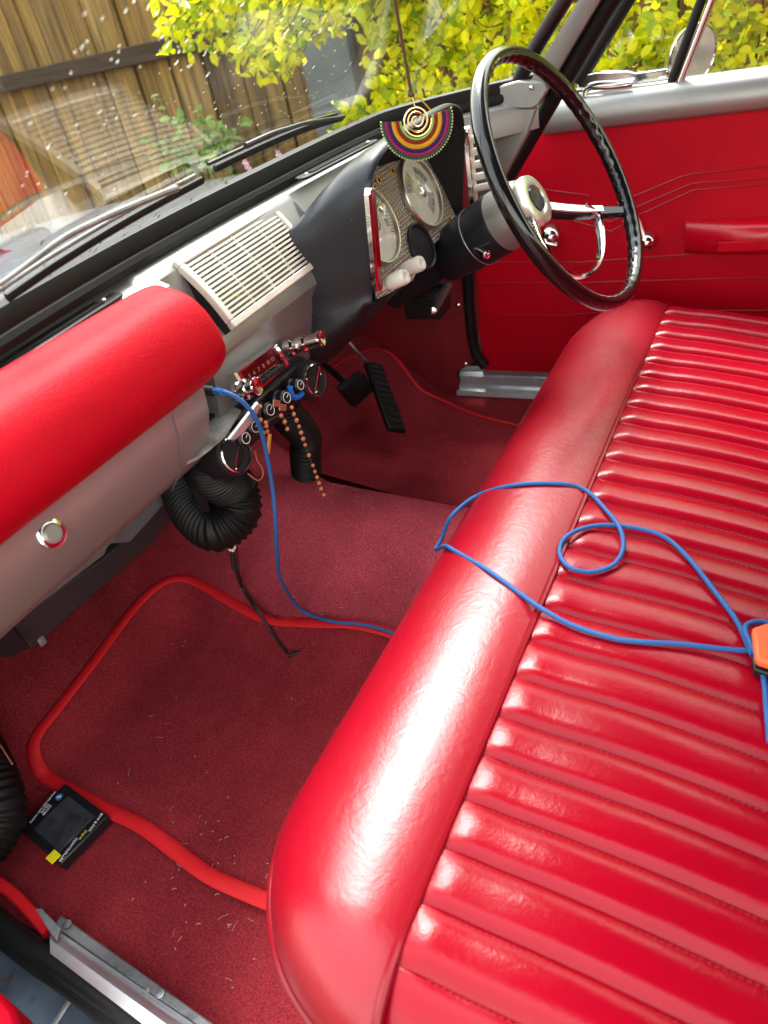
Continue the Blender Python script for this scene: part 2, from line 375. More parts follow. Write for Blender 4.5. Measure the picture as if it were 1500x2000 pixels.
# the branch that hangs over the fence to the left
for i in range(230):
    t = random.random(); yy = 1.15 + .78*t; low = .80 + .05*math.sin(t*9) + .03*t
    zz = low + abs(random.gauss(0, .17)); xs = 2.35 + random.gauss(0, .07)
    base = np.array([xs+.05, yy-.10, zz+.06]); tip = np.array([xs, yy, zz-.03])
    spray(lf, tw, base, tip, 9, .042, .026)
for i in range(26):
    pb = at(random.uniform(655, 760), random.uniform(205, 232), 'x', 2.3); spray(lf, tw, pb+np.array([.04, -.04, -.06]), pb, 6, .05, .03)
lf.build('foliage', M_leaf, hedge, smooth=False)
for i in range(46):
    yy = random.uniform(-1, 1.2); tw.tube(spline([(2.62+random.uniform(-.06, .1), yy, -.36), (2.58, yy+random.uniform(-.1, .1), .3), (2.42+random.uniform(-.1, .1), yy+random.uniform(-.2, .2), 1.15)], 5), lambda t: .010*(1.1-t), 5)
tw.tube(spline([(2.5, .9, .3), (2.45, 1.3, .95), (2.38, 1.9, 1.02)], 6), lambda t: .008*(1.1-t), 5)
tw.build('branches', M_twig, hedge)

# weeds in front of the fence
wd = thing('weed_plant', (2.9, 2.35, -.36), 'spindly pale green weed growing up in front of the timber fence', 'weed'); wf = MB(); wt = MB()
for (u0, v0, u1, v1) in [(400, 330, 310, 185), (400, 330, 285, 270), (420, 320, 390, 215), (430, 320, 470, 235), (400, 330, 350, 300), (390, 335, 330, 320), (440, 310, 455, 270), (410, 320, 420, 250)]:
    a = at(u0, v0, 'x', 2.95); c = at(u1, v1, 'x', 2.9)
    spray(wf, wt, a, c, 15, .05, .032, .003)
    for k in range(14):
        q = a+(c-a)*random.uniform(.1, .75)+rng.normal(0, .035, 3); leaf_mesh(wf, q, rng.normal(0, 1, 3), N(rng.normal(0, .5, 3)+np.array([-.5, -.3, .8])), .045, .03)
wt.tube(spline([(2.95, 2.55, -.36), (2.95, 2.5, .1), at(405, 330, 'x', 2.95)], 6), .006, 5)
wf.build('foliage', M_weed, wd, smooth=False); wt.build('stems', M_twig, wd)
fw = thing('flower_plant', (2.85, 2.1, -.36), 'small pale pink flowers beside the wiper tip low against the fence', 'flower'); M_petal = mat('pink_petal', (.75, .45, .52), .6)
for (u, v) in [(480, 318), (545, 302), (486, 328)]:
    c = at(u, v, 'x', 2.8); fl = MB()
    for k in range(6):
        a = k*math.pi/3; leaf_mesh(fl, c, (math.cos(a)*.3-.2, math.cos(a), math.sin(a)), (-.8, -.4, .4), .024, .011)
    fl.build('flower', M_petal, fw, smooth=False)
fs = MB().tube(spline([(2.85, 2.2, -.36), (2.83, 2.15, .1), at(486, 328, 'x', 2.8)], 5), .003, 4)
fs.tube(spline([(2.85, 2.0, -.36), (2.83, 1.95, .1), at(545, 302, 'x', 2.8)], 5), .003, 4)
fs.build('stems', M_weed, fw)

# ------------------------------------------------------------------ car shell
XC = .885; XL, XR = .15, 1.62
def floorz(x, y):
    sx_ = min(1, max(0, (x-.90)/.12)); y0 = .90 - .15*sx_*sx_*(3-2*sx_); e = y - y0
    toe = 0 if e <= 0 else .80*e*e/.12 if e < .06 else .80*(e-.03) if e < .40 else min(.296 + 2.2*(e-.40), .42)
    d = x-.885; w = .25 if d < 0 else .20
    h = (.145 + .10*max(0, y-.5)) * (0.5*(1+math.cos(math.pi*d/w)) if abs(d) < w else 0)
    if d > 0 and abs(d) < w: h = (.145+.10*max(0, y-.5)) * (1-(d/w)**2.6)
    return max(toe, 0) + h
def onfloor(u, v, lift=.0): return march(u, v, lambda q: q[2]-floorz(q[0], q[1])-lift, .4, 2.6, 900)

car = thing('vintage_car', (XC, .5, -.36), 'silver and dark blue bodyshell of an old car with red carpet and metal sills', 'car')
xs_ = np.unique(np.concatenate([np.linspace(XL, XR, 75), np.linspace(.6, 1.1, 90)])); ys_ = np.linspace(-.6, 1.5, 110)
MB().grid([[(x, y, floorz(x, y)) for x in xs_] for y in ys_]).build('carpet', M_carpet, car)
M_tun = mat('lit_carpet', (.44, .056, .080), .95, var=.32, vscale=420, detail=2, patch=.22, pscale=6, bump=.9, bscale=520, bdist=.004, spec=.1, speck=(.62, .22, .25), speck_s=700, speck_t=.62)  # lighter carpet colour: light on the tunnel hump painted in
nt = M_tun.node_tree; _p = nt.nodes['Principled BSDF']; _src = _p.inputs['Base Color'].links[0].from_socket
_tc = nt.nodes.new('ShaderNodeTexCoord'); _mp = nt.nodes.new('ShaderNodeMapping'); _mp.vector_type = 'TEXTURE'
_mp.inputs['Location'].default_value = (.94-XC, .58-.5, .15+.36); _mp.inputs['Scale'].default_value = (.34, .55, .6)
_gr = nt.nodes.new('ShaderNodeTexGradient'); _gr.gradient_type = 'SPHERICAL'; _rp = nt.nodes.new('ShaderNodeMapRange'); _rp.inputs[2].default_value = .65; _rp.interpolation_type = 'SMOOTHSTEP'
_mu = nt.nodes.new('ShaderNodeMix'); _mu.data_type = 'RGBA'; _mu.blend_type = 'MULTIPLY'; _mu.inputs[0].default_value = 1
_cr = nt.nodes.new('ShaderNodeMix'); _cr.data_type = 'RGBA'; _cr.inputs[6].default_value = (.47, .30, .30, 1); _cr.inputs[7].default_value = (1.15, 1.15, 1.15, 1)  # painted light: brightest mid hump, darkening outwards
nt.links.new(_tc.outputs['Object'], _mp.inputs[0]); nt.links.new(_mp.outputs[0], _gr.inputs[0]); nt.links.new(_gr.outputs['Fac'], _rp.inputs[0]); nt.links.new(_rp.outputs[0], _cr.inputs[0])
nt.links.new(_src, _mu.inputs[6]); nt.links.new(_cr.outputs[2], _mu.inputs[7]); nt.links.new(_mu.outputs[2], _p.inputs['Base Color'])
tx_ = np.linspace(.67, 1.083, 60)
MB().grid([[(x, y, floorz(x, y)+.003) for x in tx_] for y in np.linspace(-.5, 1.02, 60)]).build('lit_tunnel_carpet', M_tun, car, angle=180)
k = MB(); k.add([(XR-.002, .735, -.02), (XR-.002, 1.5, -.02), (XR-.002, 1.5, .52), (XR-.002, .64, .60), (XR-.002, .655, .22), (XR-.002, .68, .10), (XR-.002, .735, .07)], [(0, 1, 2, 3, 4, 5, 6)])
k.build('kick_panel', mat('kick_red', (.20, .008, .014), .6, var=.2, vscale=10, bump=.2, bscale=200), car)
MB().box((.132, 1.19, .33), (.012, .62, .66)).build('kick_panel', M_carpet, car)
MB().box((XC, 1.50, .24), (1.5, .02, .52)).build('firewall', M_matte, car)
MB().box((XC, .78, -.15), (1.75, 2.8, .2)).build('underbody', M_matte, car)

# bonnet
rows = []
for yy in np.linspace(.74, 1.95, 26):
    rows.append([(x, yy - .10*((x-.9)/.75)**2*0, .662 - .07*((yy-.74)/1.2)**2 - .055*abs((x-.9)/.78)**3.0 - .03*max(0, (yy-.74)/1.2)) for x in np.linspace(.05, 1.75, 40)])
bo = MB().grid(rows); bo.grid([rows[-1], [(p[0], p[1]+.03, -.2) for p in rows[-1]]]); bo.grid([[r[-1] for r in rows], [(r[-1][0]+.03, r[-1][1], -.25) for r in rows]]); bo.grid([[r[0] for r in rows], [(r[0][0]-.03, r[0][1], -.25) for r in rows]])
bo.build('bonnet', M_skyb, car)
# roof and rear end of the cabin
rows = []
for yy in np.linspace(.21, -1.5, 16):
    rows.append([(x, yy, 1.125 + .035*(1-((x-XC)/.62)**2) - .10*max(0, (-yy-.9))**2) for x in np.linspace(.27, 1.50, 16)])
MB().grid(rows).build('headlining', M_fabric_roof, car)
MB().grid([[(p[0], p[1], p[2]+.03) for p in r] for r in rows]).build('roof', M_skyb, car)
MB().box((XC, .195, 1.135), (1.20, .05, .05)).build('windscreen_header', M_silver, car, bevel=.008)
for xv in (.58, 1.19): MB().box((xv, .275, 1.085), (.50, .17, .014), ey=(0, 1, .06)).build('added_visor', M_fabric_roof, car, bevel=.006)  # unseen visors, added to keep sky glare off the pleated cushion
MB().box((XC, -1.55, .2), (1.5, .04, .9)).build('rear_bulkhead', M_door, car)

# windscreen ------------------------------------------------------
def yb(x):
    a = abs(x-.95); w = max(0, x-.88-.42)
    return .685 - .2*max(0, a-.1)**2 - 2.2*w**1.6
RK = 1.25
def glass_f(q): return (yb(q[0]) + .014 - RK*(q[2]-.715)) - q[1]
def onglass(u, v, off=0.): return march(u, v, lambda q: glass_f(q)+off, .3, 3.5, 700)
ws_ = thing('windscreen', (XC, .68, .70), 'rain spotted curved windscreen in a black rubber seal', 'windscreen')
rows = []
for zz in np.linspace(.70, 1.125, 16):
    f = (zz-.70)/.49
    rows.append([(XC + (x-XC)*(1-.12*f), yb(x) + .014 - RK*(zz-.715), zz) for x in np.linspace(.10, 1.52, 70)])
MB().grid(rows).build('pane', M_glass, ws_)
sx = np.linspace(.10, 1.53, 80)
def prof(x, pts): return [(x, yb(x)+a, c) for a, c in pts]
MB().grid([prof(x, [(.03, .718), (.012, .729), (-.002, .727), (-.006, .716), (-.005, .708), (-.009, .707), (-.012, .701), (-.010, .694), (0, .690), (.03, .688)]) for x in sx], close_u=True).build('lower_seal', M_rubber, ws_)
# drops
dm = MB(); k = 0
while k < 950:
    f = random.random(); zz = .73 + .30*random.random()**1.3; x = random.uniform(.36, 1.25)
    if x > .95 and random.random() < .55: continue
    k += 1
    r = random.choice([.0008, .0010, .0012, .0015, .0021]) * random.uniform(.8, 1.25)
    e1 = N([1, (yb(x+.01)-yb(x-.01))/.02, 0]); e2 = N([0, -RK, 1]); nn = N(np.cross(e2, e1)); nn = nn if nn[1] > 0 else -nn
    c = np.array([XC+(x-XC)*(1-.12*(zz-.70)/.49), yb(x)+.014-RK*(zz-.715), zz]) + nn*.0004; st = random.uniform(1.0, 2.1); sk = random.uniform(-.5, .2)
    rings = []
    for q, hgt in ((1, 0), (.90, .08), (.60, .15), (.08, .18)):
        rings.append([c + (e1*math.cos(a)*r + (e2+e1*sk)*math.sin(a)*r*st)*q + nn*hgt*r for a in [2*math.pi*i/9 for i in range(9)]])
    dm.loft(rings)
o = dm.build('raindrops', M_drop, ws_, angle=42); o['kind'] = 'stuff'

MB().tube(spline([(.155, .60, .68), (.17, .50, .82), (.20, .34, 1.0), (.26, .20, 1.13)], 6), .026, 10, flat=.6).build('pillar', M_silver, car)
# wipers -----------------------------------------------------------
M_warm = mat('worn_wiper', (.16, .16, .15), .55, .25, var=.5, vscale=30)
def wiper(blade, arm, label, dark):
    t = thing('windscreen_wiper', onglass(*blade[0], .02), label, 'wiper', 'windscreen wipers')
    P = lambda a, off: [onglass(u, v, -off) for u, v in a]
    m = M_black if dark else M_warm
    bl = P(blade, .018); MB().tube(spline(bl, 10), .0028, 8, flat=1.6).build('rubber_blade', M_rubber, t)
    MB().tube(spline([q + np.array([0, .008, .006]) for q in bl], 10), .0022, 8).build('blade_carrier', m, t)
    MB().tube(spline(P(arm, .034), 8), lambda s: .0022+.0014*s, 8).build('arm', m, t)
    return t
wiper([(14, 582), (120, 510), (260, 425), (395, 352)], [(0, 556), (70, 505), (130, 462), (205, 425), (300, 385), (345, 368)], 'nearer wiper with worn bare metal arm lying along the foot of the windscreen', False)
wiper([(420, 330), (520, 283), (600, 250), (668, 230)], [(672, 228), (600, 240), (560, 252), (530, 262), (480, 285)], 'farther all black wiper lying low on the glass nearer the hedge', True)

# right-hand windscreen pillar, dash end and weatherstrip ------------------------------------
def px(z): return 1.50 - .22*(z-.70)
def onpillar(u, v, dx=0.): return march(u, v, lambda q: px(q[2]) + dx - q[0], .4, 3.0, 700)
def strip(pix_a, pix_b, thick, dx=0.):
    A = [onpillar(u, v, dx) for u, v in pix_a]; B = [onpillar(u, v, dx) for u, v in pix_b]
    m = MB(); th = np.array([thick, 0, 0])
    m.grid([[a, (a+c)/2 - np.array([.006, 0, 0]), c, c+th, a+th] for a, c in zip(A, B)], close_u=True); return m
strip([(1168, -60), (1130, 0), (1070, 100), (1030, 168)], [(1215, -60), (1172, 0), (1112, 100), (1066, 180)], .03).build('pillar', M_silver, car, angle=60)
MB().tube(spline([onpillar(u, v, .005) for u, v in [(1145, -70), (1103, 0), (1045, 95), (1022, 140), (1005, 178)]], 8), .0135, 10).build('side_seal', M_rubber, ws_)
MB().tube(spline([onpillar(u, v, .03) for u, v in [(1238, -60), (1192, 0), (1125, 115), (1060, 225), (1000, 330), (960, 400)]], 8), .017, 12).build('weatherstrip', M_rubber, car)
MB().tube(spline([at(u, v, 'x', 1.605) for u, v in [(912, 480), (914, 560), (920, 640), (930, 690), (948, 716)]], 8), .013, 10).build('weatherstrip', M_rubber, car)
cap = [(912, 188), (960, 172), (1012, 158), (1062, 160), (1068, 178), (1052, 205), (1040, 213), (915, 213)]
MB().prism([at(u, v, 'x', 1.475) for u, v in cap], (.02, 0, 0)).build('pillar_cap', M_silver, car, bevel=.003)
MB().prism([at(u, v, 'x', 1.482) for u, v in [(905, 212), (1046, 212), (1030, 262), (985, 345), (935, 420), (915, 400)]], (.02, 0, 0)).build('dash_end', M_silver, car, bevel=.003)
c = at(1038, 171, 'x', 1.474); MB().lathe([(.004, 0), (.004, .002), (.0025, .003)], c, (-1, 0, 0), 12).build('screw', M_chrome, car)
for (u, v) in [(894, 596), (909, 711)]:
    MB().lathe([(.0065, 0), (.0065, .002), (.003, .004), (.001, .0042)], at(u, v, 'x', XR-.004), (-1, 0, 0), 14).build('screw', M_chrome, car)

# right sill plate
sp = [at(u, v, 'z', .055) for u, v in [(896, 727), (1080, 733)]]
y0, y1 = sp[0][1]+.0, -.3; xi = at(960, 770, 'z', .012)[0]
pr = [(xi, .004), (xi+.004, .016), (xi+.02, .018), (xi+.028, .024), (xi+.030, .046), (xi+.040, .052), (xi+.052, .053), (xi+.056, .062), (1.66, .064)]
MB().grid([[(a, yy, c) for a, c in pr] for yy in (y0, y1)]).build('sill_plate', M_alu, car, angle=20)
rb_ = MB()
for i in range(46): rb_.box((xi+.0275, y0-.008-i*.006, .035), (.004, .0022, .020), ez=(.09, 0, 1))
rb_.build('sill_ribs', M_alu, car, smooth=False)

# left door opening: sill plate, seal, jamb -------------------------------------------------
A0 = [at(u, v, 'z', .030) for u, v in [(118, 1786), (424, 2004)]]; A1 = [at(u, v, 'z', .034) for u, v in [(104, 1810), (395, 2010)]]
B1 = [at(u, v, 'z', .050) for u, v in [(100, 1838), (330, 2005)]]; C1 = [at(u, v, 'z', .045) for u, v in [(98, 1862), (285, 2005)]]
def ext(p, t): return p[0] + (p[1]-p[0])*t
MB().loft([[ext(A0, t), ext(A1, t), ext(A1, t)-np.array([0, 0, .02]), ext(A0, t)-np.array([0, 0, .02])] for t in (0, .5, 1, 2)]).build('sill_trim', M_dirtyalu, car, bevel=.002)
MB().grid([[ext(A1, t)+np.array([-.001, 0, .004]), ext(A1, t)*.7+ext(B1, t)*.3+np.array([0, 0, -.004]), ext(A1, t)*.45+ext(B1, t)*.55+np.array([0, 0, .006]), ext(B1, t)+np.array([0, 0, .004]), ext(C1, t)] for t in (0, .25, .5, 1, 2)]).build('sill_plate', M_alu, car, angle=60)
tip = [at(u, v, 'z', .06) for u, v in [(68, 1774), (82, 1774), (118, 1812), (110, 1836), (98, 1822)]]
MB().prism(tip, (0, 0, -.006)).build('sill_tip', M_dirtyalu, car, bevel=.001)
for (u, v) in [(132, 1806), (285, 1937), (313, 1942)]:
    MB().lathe([(.0055, 0), (.0055, .002), (.002, .003)], at(u, v, 'z', .033), (0, 0, 1), 12).build('screw', M_dirtyalu, car)
SL = [at(u, v, 'z', .03) for u, v in [(-60, 1745), (0, 1800), (60, 1848), (110, 1880), (180, 1930), (300, 2018), (420, 2110)]]
MB().tube(spline(SL, 8), .013, 12).build('weatherstrip', M_rubber, car)
SL2 = [at(u, v, 'z', .012) for u, v in [(-60, 1775), (0, 1830), (60, 1878), (110, 1912), (180, 1965), (280, 2040)]]
MB().tube(spline(SL2, 8), .010, 12).build('weatherstrip', M_rubber, car)
rs = [at(u, v, 'z', .02) for u, v in [(-40, 1700), (30, 1750), (95, 1822)]]
MB().tube(spline(rs, 6), .008, 8).build('carpet_binding', M_bind, car)
J = [at(u, v, 'z', -.03) for u, v in [(-120, 1760), (0, 1850), (150, 1960), (260, 2050), (120, 2200), (-250, 2000)]]
MB().prism(J, (0, 0, -.05)).build('door_jamb', M_jamb, car, bevel=.003)
MB().tube([at(u, v, 'z', -.026) for u, v in [(150, 1932), (100, 2010)]], .0035, 6).build('jamb_seam', M_dirtyalu, car)
dl = MB(); dl.prism([at(u, v, 'z', .10) for u, v in [(-60, 1900), (0, 1938), (28, 1968), (42, 2030), (-60, 2050)]], (0, 0, -.08))
dl.build('door', M_door, car, bevel=.006)['label'] = 'red bottom corner of the open near door'

# ------------------------------------------------------------------ floor mats
def ribbon_mat(name, pix, back, label, m, wbind=.011):
    P = [onfloor(u, v, .006) for u, v in pix]; P = spline(P, 5)
    t = thing(name, P[len(P)//2], label, 'floor mat', 'carpet floor mats')
    ring = [p for p in P] + [np.array(q) for q in back]
    c2 = np.mean(ring, 0)[:2]
    K = 14; rows = []
    for kx in range(K+1):
        f = kx/K; row = []
        for p in ring:
            xy = c2 + (p[:2]-c2)*max(f, .001); row.append((xy[0], xy[1], floorz(xy[0], xy[1]) + .006))
        rows.append(row)
    MB().grid(rows, close_u=True).build('pile', m, t, angle=80)
    MB().tube([p + np.array([0, 0, .002]) for p in P], wbind, 10, flat=.45, up=(0, 0, 1)).build('binding', M_bind, t)
    return t
ribbon_mat('floor_mat', [(790, 1246), (700, 1222), (600, 1218), (520, 1210), (450, 1175), (390, 1140), (350, 1130), (305, 1148), (250, 1205), (180, 1300), (110, 1390), (75, 1435), (66, 1465), (76, 1500), (105, 1527), (200, 1578), (270, 1610), (330, 1652), (400, 1705), (460, 1735), (530, 1764)],
           [(.30, .30, 0), (.52, .30, 0), (.74, .30, 0)], 'dark red carpet mat with thick bright red edging on the passenger side', M_mat)
ribbon_mat('floor_mat', [(620, 735), (655, 716), (705, 690), (745, 684), (775, 702), (810, 748), (832, 768), (880, 790), (930, 812), (1010, 832), (1040, 838)],
           [(1.42, .35, 0), (1.22, .33, 0), (1.085, .40, 0), (1.085, .90, 0)], 'dark red carpet mat with thin red edging under the pedals', M_mat, .005)

# lint and straw flecks on the carpet
ln = MB()
for i in range(170):
    u, v = random.choice([(random.uniform(180, 640), random.uniform(1180, 1980)), (random.uniform(600, 1000), random.uniform(800, 1000)), (random.uniform(560, 860), random.uniform(960, 1230)), (random.uniform(230, 500), random.uniform(1500, 2000))])
    q = onfloor(u, v, .008)
    if q[0] < .19 or q[1] > .95: continue
    L = random.choice([.0012, .0016, .002, .003, .005, .007 if random.random() < .4 else .002]); a = random.uniform(0, 6.28)
    d = np.array([math.cos(a), math.sin(a), 0])*L; ln.tube([q-d, q+np.array([-d[1], d[0], 0])*.10+np.array([0, 0, .001]), q+d], (.0003 if L > .003 else .0006), 4)
tag(ln.build('carpet_lint', M_lint), 'pale straw and lint flecks scattered over the red carpet', 'lint', kind='stuff')

# ------------------------------------------------------------------ bench seat
seat = thing('bench_seat', (.83, .0, .0), 'glossy red vinyl front bench seat with pleated cushion and smooth front roll', 'seat')
SX0, SX1, YP, ZE = .135, 1.545, .2085, .232
def yf(x):
    d = min(x-SX0, SX1-x); f = min(1, max(0, d)/.19); return YP+.004 + (.390-YP)*math.sqrt(max(0, 1-(1-f)**2.1)) - .004
def ef(x):
    d = min(x-SX0, SX1-x); r = .085; return 1 if d > r else math.sqrt(max(0, 1-((r-d)/r)**2))
lipP = spline([(0, .299), (.07, .3055), (.17, .3108), (.29, .3135), (.42, .3135), (.54, .3105), (.66, .3040), (.77, .2940), (.87, .2790), (.94, .2620), (.98, .247), (1.0, .232)], 4)
ux = np.linspace(0, 1, 150); lx = SX0 + (SX1-SX0)*(ux - .10*np.sin(2*math.pi*ux)/1.0*.9)
lip = []
for x in lx:
    row = []
    for t, z in lipP:
        y = YP + t*(yf(x)-YP); w = 1 + .010*mnoise.noise((x*5, y*7, .3))
        row.append((x, y, ZE + (z-ZE)*ef(x)*w))
    lip.append(row)
MB().grid(lip).build('front_roll', M_roll, seat, angle=180)
front = [[r[-1], (r[-1][0], r[-1][1]-.004, .19), (r[-1][0], r[-1][1]-.016, .10), (r[-1][0], r[-1][1]-.03, .03)] for r in lip]
MB().grid(front).build('front_panel', M_door, seat, angle=180)
MB().tube([np.array(r[-1])+np.array([0, .002, -.001]) for r in lip[2:-2]], .0042, 8).build('piping', M_pipe, seat)
MB().tube([np.array(r[0])+np.array([0, 0, .001]) for r in lip[1:-1]], .0042, 8).build('piping', M_pipe, seat)
# pleats
seams = [.193 + .0527*i for i in range(-1, 26)]
seams = [.193, .242, .292, .341, .391, .438, .491, .545, .600, .654, .708, .759, .813, .866]
sp_ = .0527
while seams[-1] + sp_ < SX1-.03: seams.append(seams[-1]+sp_)
cols = []; SS = [SX0] + seams + [SX1]
for a, c in zip(SS[:-1], SS[1:]):
    for t in (0, .015, .04, .08, .13, .18, .24, .30, .37, .46, .58, .70, .80, .88, .93, .965, .985): cols.append((a+(c-a)*t, t))
cols.append((SX1, 1))
yy_ = [YP-.0015 - d for d in (0, .002, .005, .009, .014, .020, .028, .04, .055)] + list(np.linspace(YP-.075, -.34, 26))
rows = []
for y in yy_:
    row = []; d = YP - y
    base = .298 - .008*min(1, d/.05) - .30*max(0, d-.05)**1.5 * 1.0 - .03*d
    hh = .0105*min(1, (max(0, d)/.022))**.5
    for i, (x, t) in enumerate(cols):
        pil = hh*(1-abs(2*t-.9 if t < .45 else 2*(t-.45)/1.1)**2.6) if 0 < t < 1 else 0
        rise = 1-(1-min(1, t/.33))**2.4; tail = max(0, t-.33)/.67; pil = .74*hh*rise*(1-.80*tail**3.2) if 0 < t < 1 else 0
        z = base + pil + .002*mnoise.noise((x*9, y*9, 2)); row.append((x, y, .20 + (z-.20)*ef(x)))
    rows.append(row)
MB().grid(rows).build('pleated_cushion', M_seat, seat, angle=75)
stm = MB()
for sx_ in seams:
    if sx_ > 1.1: break
    y = YP-.03
    while y > -.2:
        z = .298 - .008*min(1, (YP-y)/.05) - .30*max(0, YP-y-.05)**1.5 - .03*(YP-y) + .0014
        stm.tube([(sx_-.0022, y, z+.0012), (sx_-.0022, y-.0026, z+.0012)], .00035, 4); y -= .0056
stm.build('stitching', mat('stitch', (.30, .04, .04), .7), seat, smooth=False)
side = [[(SX0+.001, y, .20), (SX0+.004, y, .12), (SX0+.02, y, .03)] for y in np.linspace(YP, -.34, 12)]
MB().grid(side).build('side_panel', M_door, seat)
MB().box((.83, -.40, .43), (1.36, .14, .62), ey=(0, 1, -.22)).build('backrest', M_seat, seat, bevel=.05, seg=4)

# ------------------------------------------------------------------ dashboard
dash = thing('dashboard', (XC, .66, .43), 'silver painted metal dashboard with red pad, cream speaker grille and dark instrument hood', 'dashboard')
def dprof(x):
    L = [(.01, .690), (-.006, .686), (-.022, .679)] if x < .61 else [(.01, .692), (-.010, .690), (-.022, .686)]
    if x < .61:
        f = [(.600, .670), (.597, .645), (.590, .595), (.586, .570), (.590, .538), (.609, .488), (.634, .464), (.664, .451), (.70, .450)]
    elif x < .63:
        f = [(.625, .674), (.61, .645), (.60, .595), (.60, .590), (.60, .538), (.609, .488), (.634, .464), (.664, .451), (.70, .450)]
    elif x < .955:
        f = [(.666, .6775), (.640, .632), (.611, .588), (.609, .574), (.620, .555), (.632, .50), (.640, .466), (.652, .456), (.72, .455)]
    else:
        f = [(.655, .672), (.63, .64), (.622, .60), (.622, .574), (.624, .555), (.632, .50), (.640, .466), (.652, .456), (.72, .455)]
    if .586 < x < .642: f = [(a if c > .6 else max(a, .70), c) for a, c in f]
    return [(x, yb(x)+a, c) for a, c in L] + [(x, min(a, yb(x)-.03) if c > .6 else a, c) for a, c in f]
dx_ = [.14, .2, .3, .4, .5, .57, .582, .585, .587, .605, .615, .628, .635, .641, .643, .7, .8, .9, .94, .953, .96, .98, 1.1, 1.2, 1.3, 1.4, 1.5]
MB().grid([dprof(x) for x in dx_]).build('dash_panel', M_silver, dash, angle=32)
# pad
pp = spline([(.655, .672), (.630, .672), (.604, .662), (.586, .640), (.577, .610), (.580, .590), (.598, .570), (.625, .556), (.652, .556), (.662, .61)], 5, closed=True)
rings = []; cy, cz = .625, .615
for x, s in [(.10, 1), (.3, 1), (.5, 1), (.560, 1), (.580, .99), (.590, .97), (.5965, .93), (.600, .86)]:
    rings.append([(x + .02*(cz-z), cy-.036+(y-cy)*s, cz+.014+(z-cz)*s) for y, z in pp])
MB().loft(rings).build('dash_pad', M_pad, dash, angle=70)
MB().box((.614, .694, .53), (.054, .006, .16)).build('tray_recess', M_matte, dash)
# glovebox push button and panel seam
pb = at(98, 1042, 'y', .588); nb = N([0, -.85, .32])
MB().lathe([(.0145, -.004), (.0145, .003), (.0112, .0045), (.0104, .0045)], pb, nb, 24).build('button_bezel', M_chrome, dash)
MB().lathe([(.0095, 0), (.0095, .006), (.0078, .0075)], pb, nb, 24).build('push_button', M_silver, dash)
xs0 = .525
MB().tube([(xs0, a-.0012, c) for a, c in [(.5865, .566), (.590, .538), (.609, .488), (.636, .458)]], .0006, 6).build('glovebox_seam', M_grey, dash)

# speaker grille
G0 = at(335, 515, 'z', .684); G1 = at(525, 400, 'z', .684); G3 = np.array(at(455, 645, 'x', G0[0]+.002)); G2 = np.array(at(620, 520, 'x', G1[0]+.004))
gx = N(G1-G0); gy = N((G3-G0)-gx*np.dot(G3-G0, gx)); gn = np.cross(gx, gy); gn = gn if gn[2] > 0 else -gn
W1, W2 = np.linalg.norm(G1-G0), np.linalg.norm(G2-G3); HH = np.linalg.norm(G3-G0)
def gp(u, v, h=0.):   # u,v in 0..1
    a = G0+(G1-G0)*u; c = G3+(G2-G3)*u; return a+(c-a)*v + gn*(h+.005*math.sin(math.pi*v))
def gbar(m, u0, v0, u1, v1, w, h0, h1, du=(0, 1)):
    n = 8; A = []
    for i in range(n+1):
        t = i/n; q0 = (u0+(u1-u0)*t, v0+(v1-v0)*t)
        if u0 == u1: a, c = (q0[0]-w/2, q0[1]), (q0[0]+w/2, q0[1])
        else: a, c = (q0[0], q0[1]-w/2), (q0[0], q0[1]+w/2)
        A.append([gp(*a, h0), gp(*c, h0), gp(*c, h1), gp(*a, h1)])
    m.loft(A)
gr = MB(); gbar(gr, 0, .045, 1, .045, .09, -.004, .006); gbar(gr, 0, .955, 1, .955, .09, -.004, .006); gbar(gr, .022, .09, .022, .91, .044, -.004, .006); gbar(gr, .978, .09, .978, .91, .044, -.004, .006)
GR = gr.build('speaker_grille', M_cream, dash, bevel=.0015)
sl = MB(); ns = 14
for i in range(ns): v = .10 + .80*(i+.5)/ns; gbar(sl, .044, v, .956, v, .027, .0, .004)
for u in (.27, .5, .73): gbar(sl, u, .09, u, .91, .010, -.001, .0025)
sl.build('slats', M_cream, GR, smooth=False)
bk = MB(); bk.add([gp(.02, .02, -.004), gp(.98, .02, -.004), gp(.98, .98, -.004), gp(.02, .98, -.004)], [(0, 1, 2, 3)])
MB().add([gp(.01, .02, -.035), gp(.99, .02, -.035), gp(.99, .98, -.035), gp(.01, .98, -.035)], [(0, 1, 2, 3)]).build('speaker_cavity', M_matte, GR)
# the metal face is cut back behind the grille: a dark well box
wb = MB()
for a, c in (((.02, .03), (.98, .03)), ((.98, .03), (.98, .97)), ((.98, .97), (.02, .97)), ((.02, .97), (.02, .03))):
    wb.add([gp(*a, -.002), gp(*c, -.002), gp(*c, -.034), gp(*a, -.034)], [(0, 1, 2, 3)])
wb.build('cavity_wall', M_matte, GR, smooth=False)
for (u, v) in ((.30, .62), (.64, .52)):
    c = gp(u, v, -.030)
    MB().lathe([(.036, .004), (.034, .008), (.012, -.0), (.001, .0)], c, gn, 24, False).build('speaker_cone', M_cone, GR)
    MB().lathe([(.013, .0), (.013, .006), (.010, .012), (.007, .012), (.006, .006)], c, gn, 20).build('dust_cap', M_gold, GR)

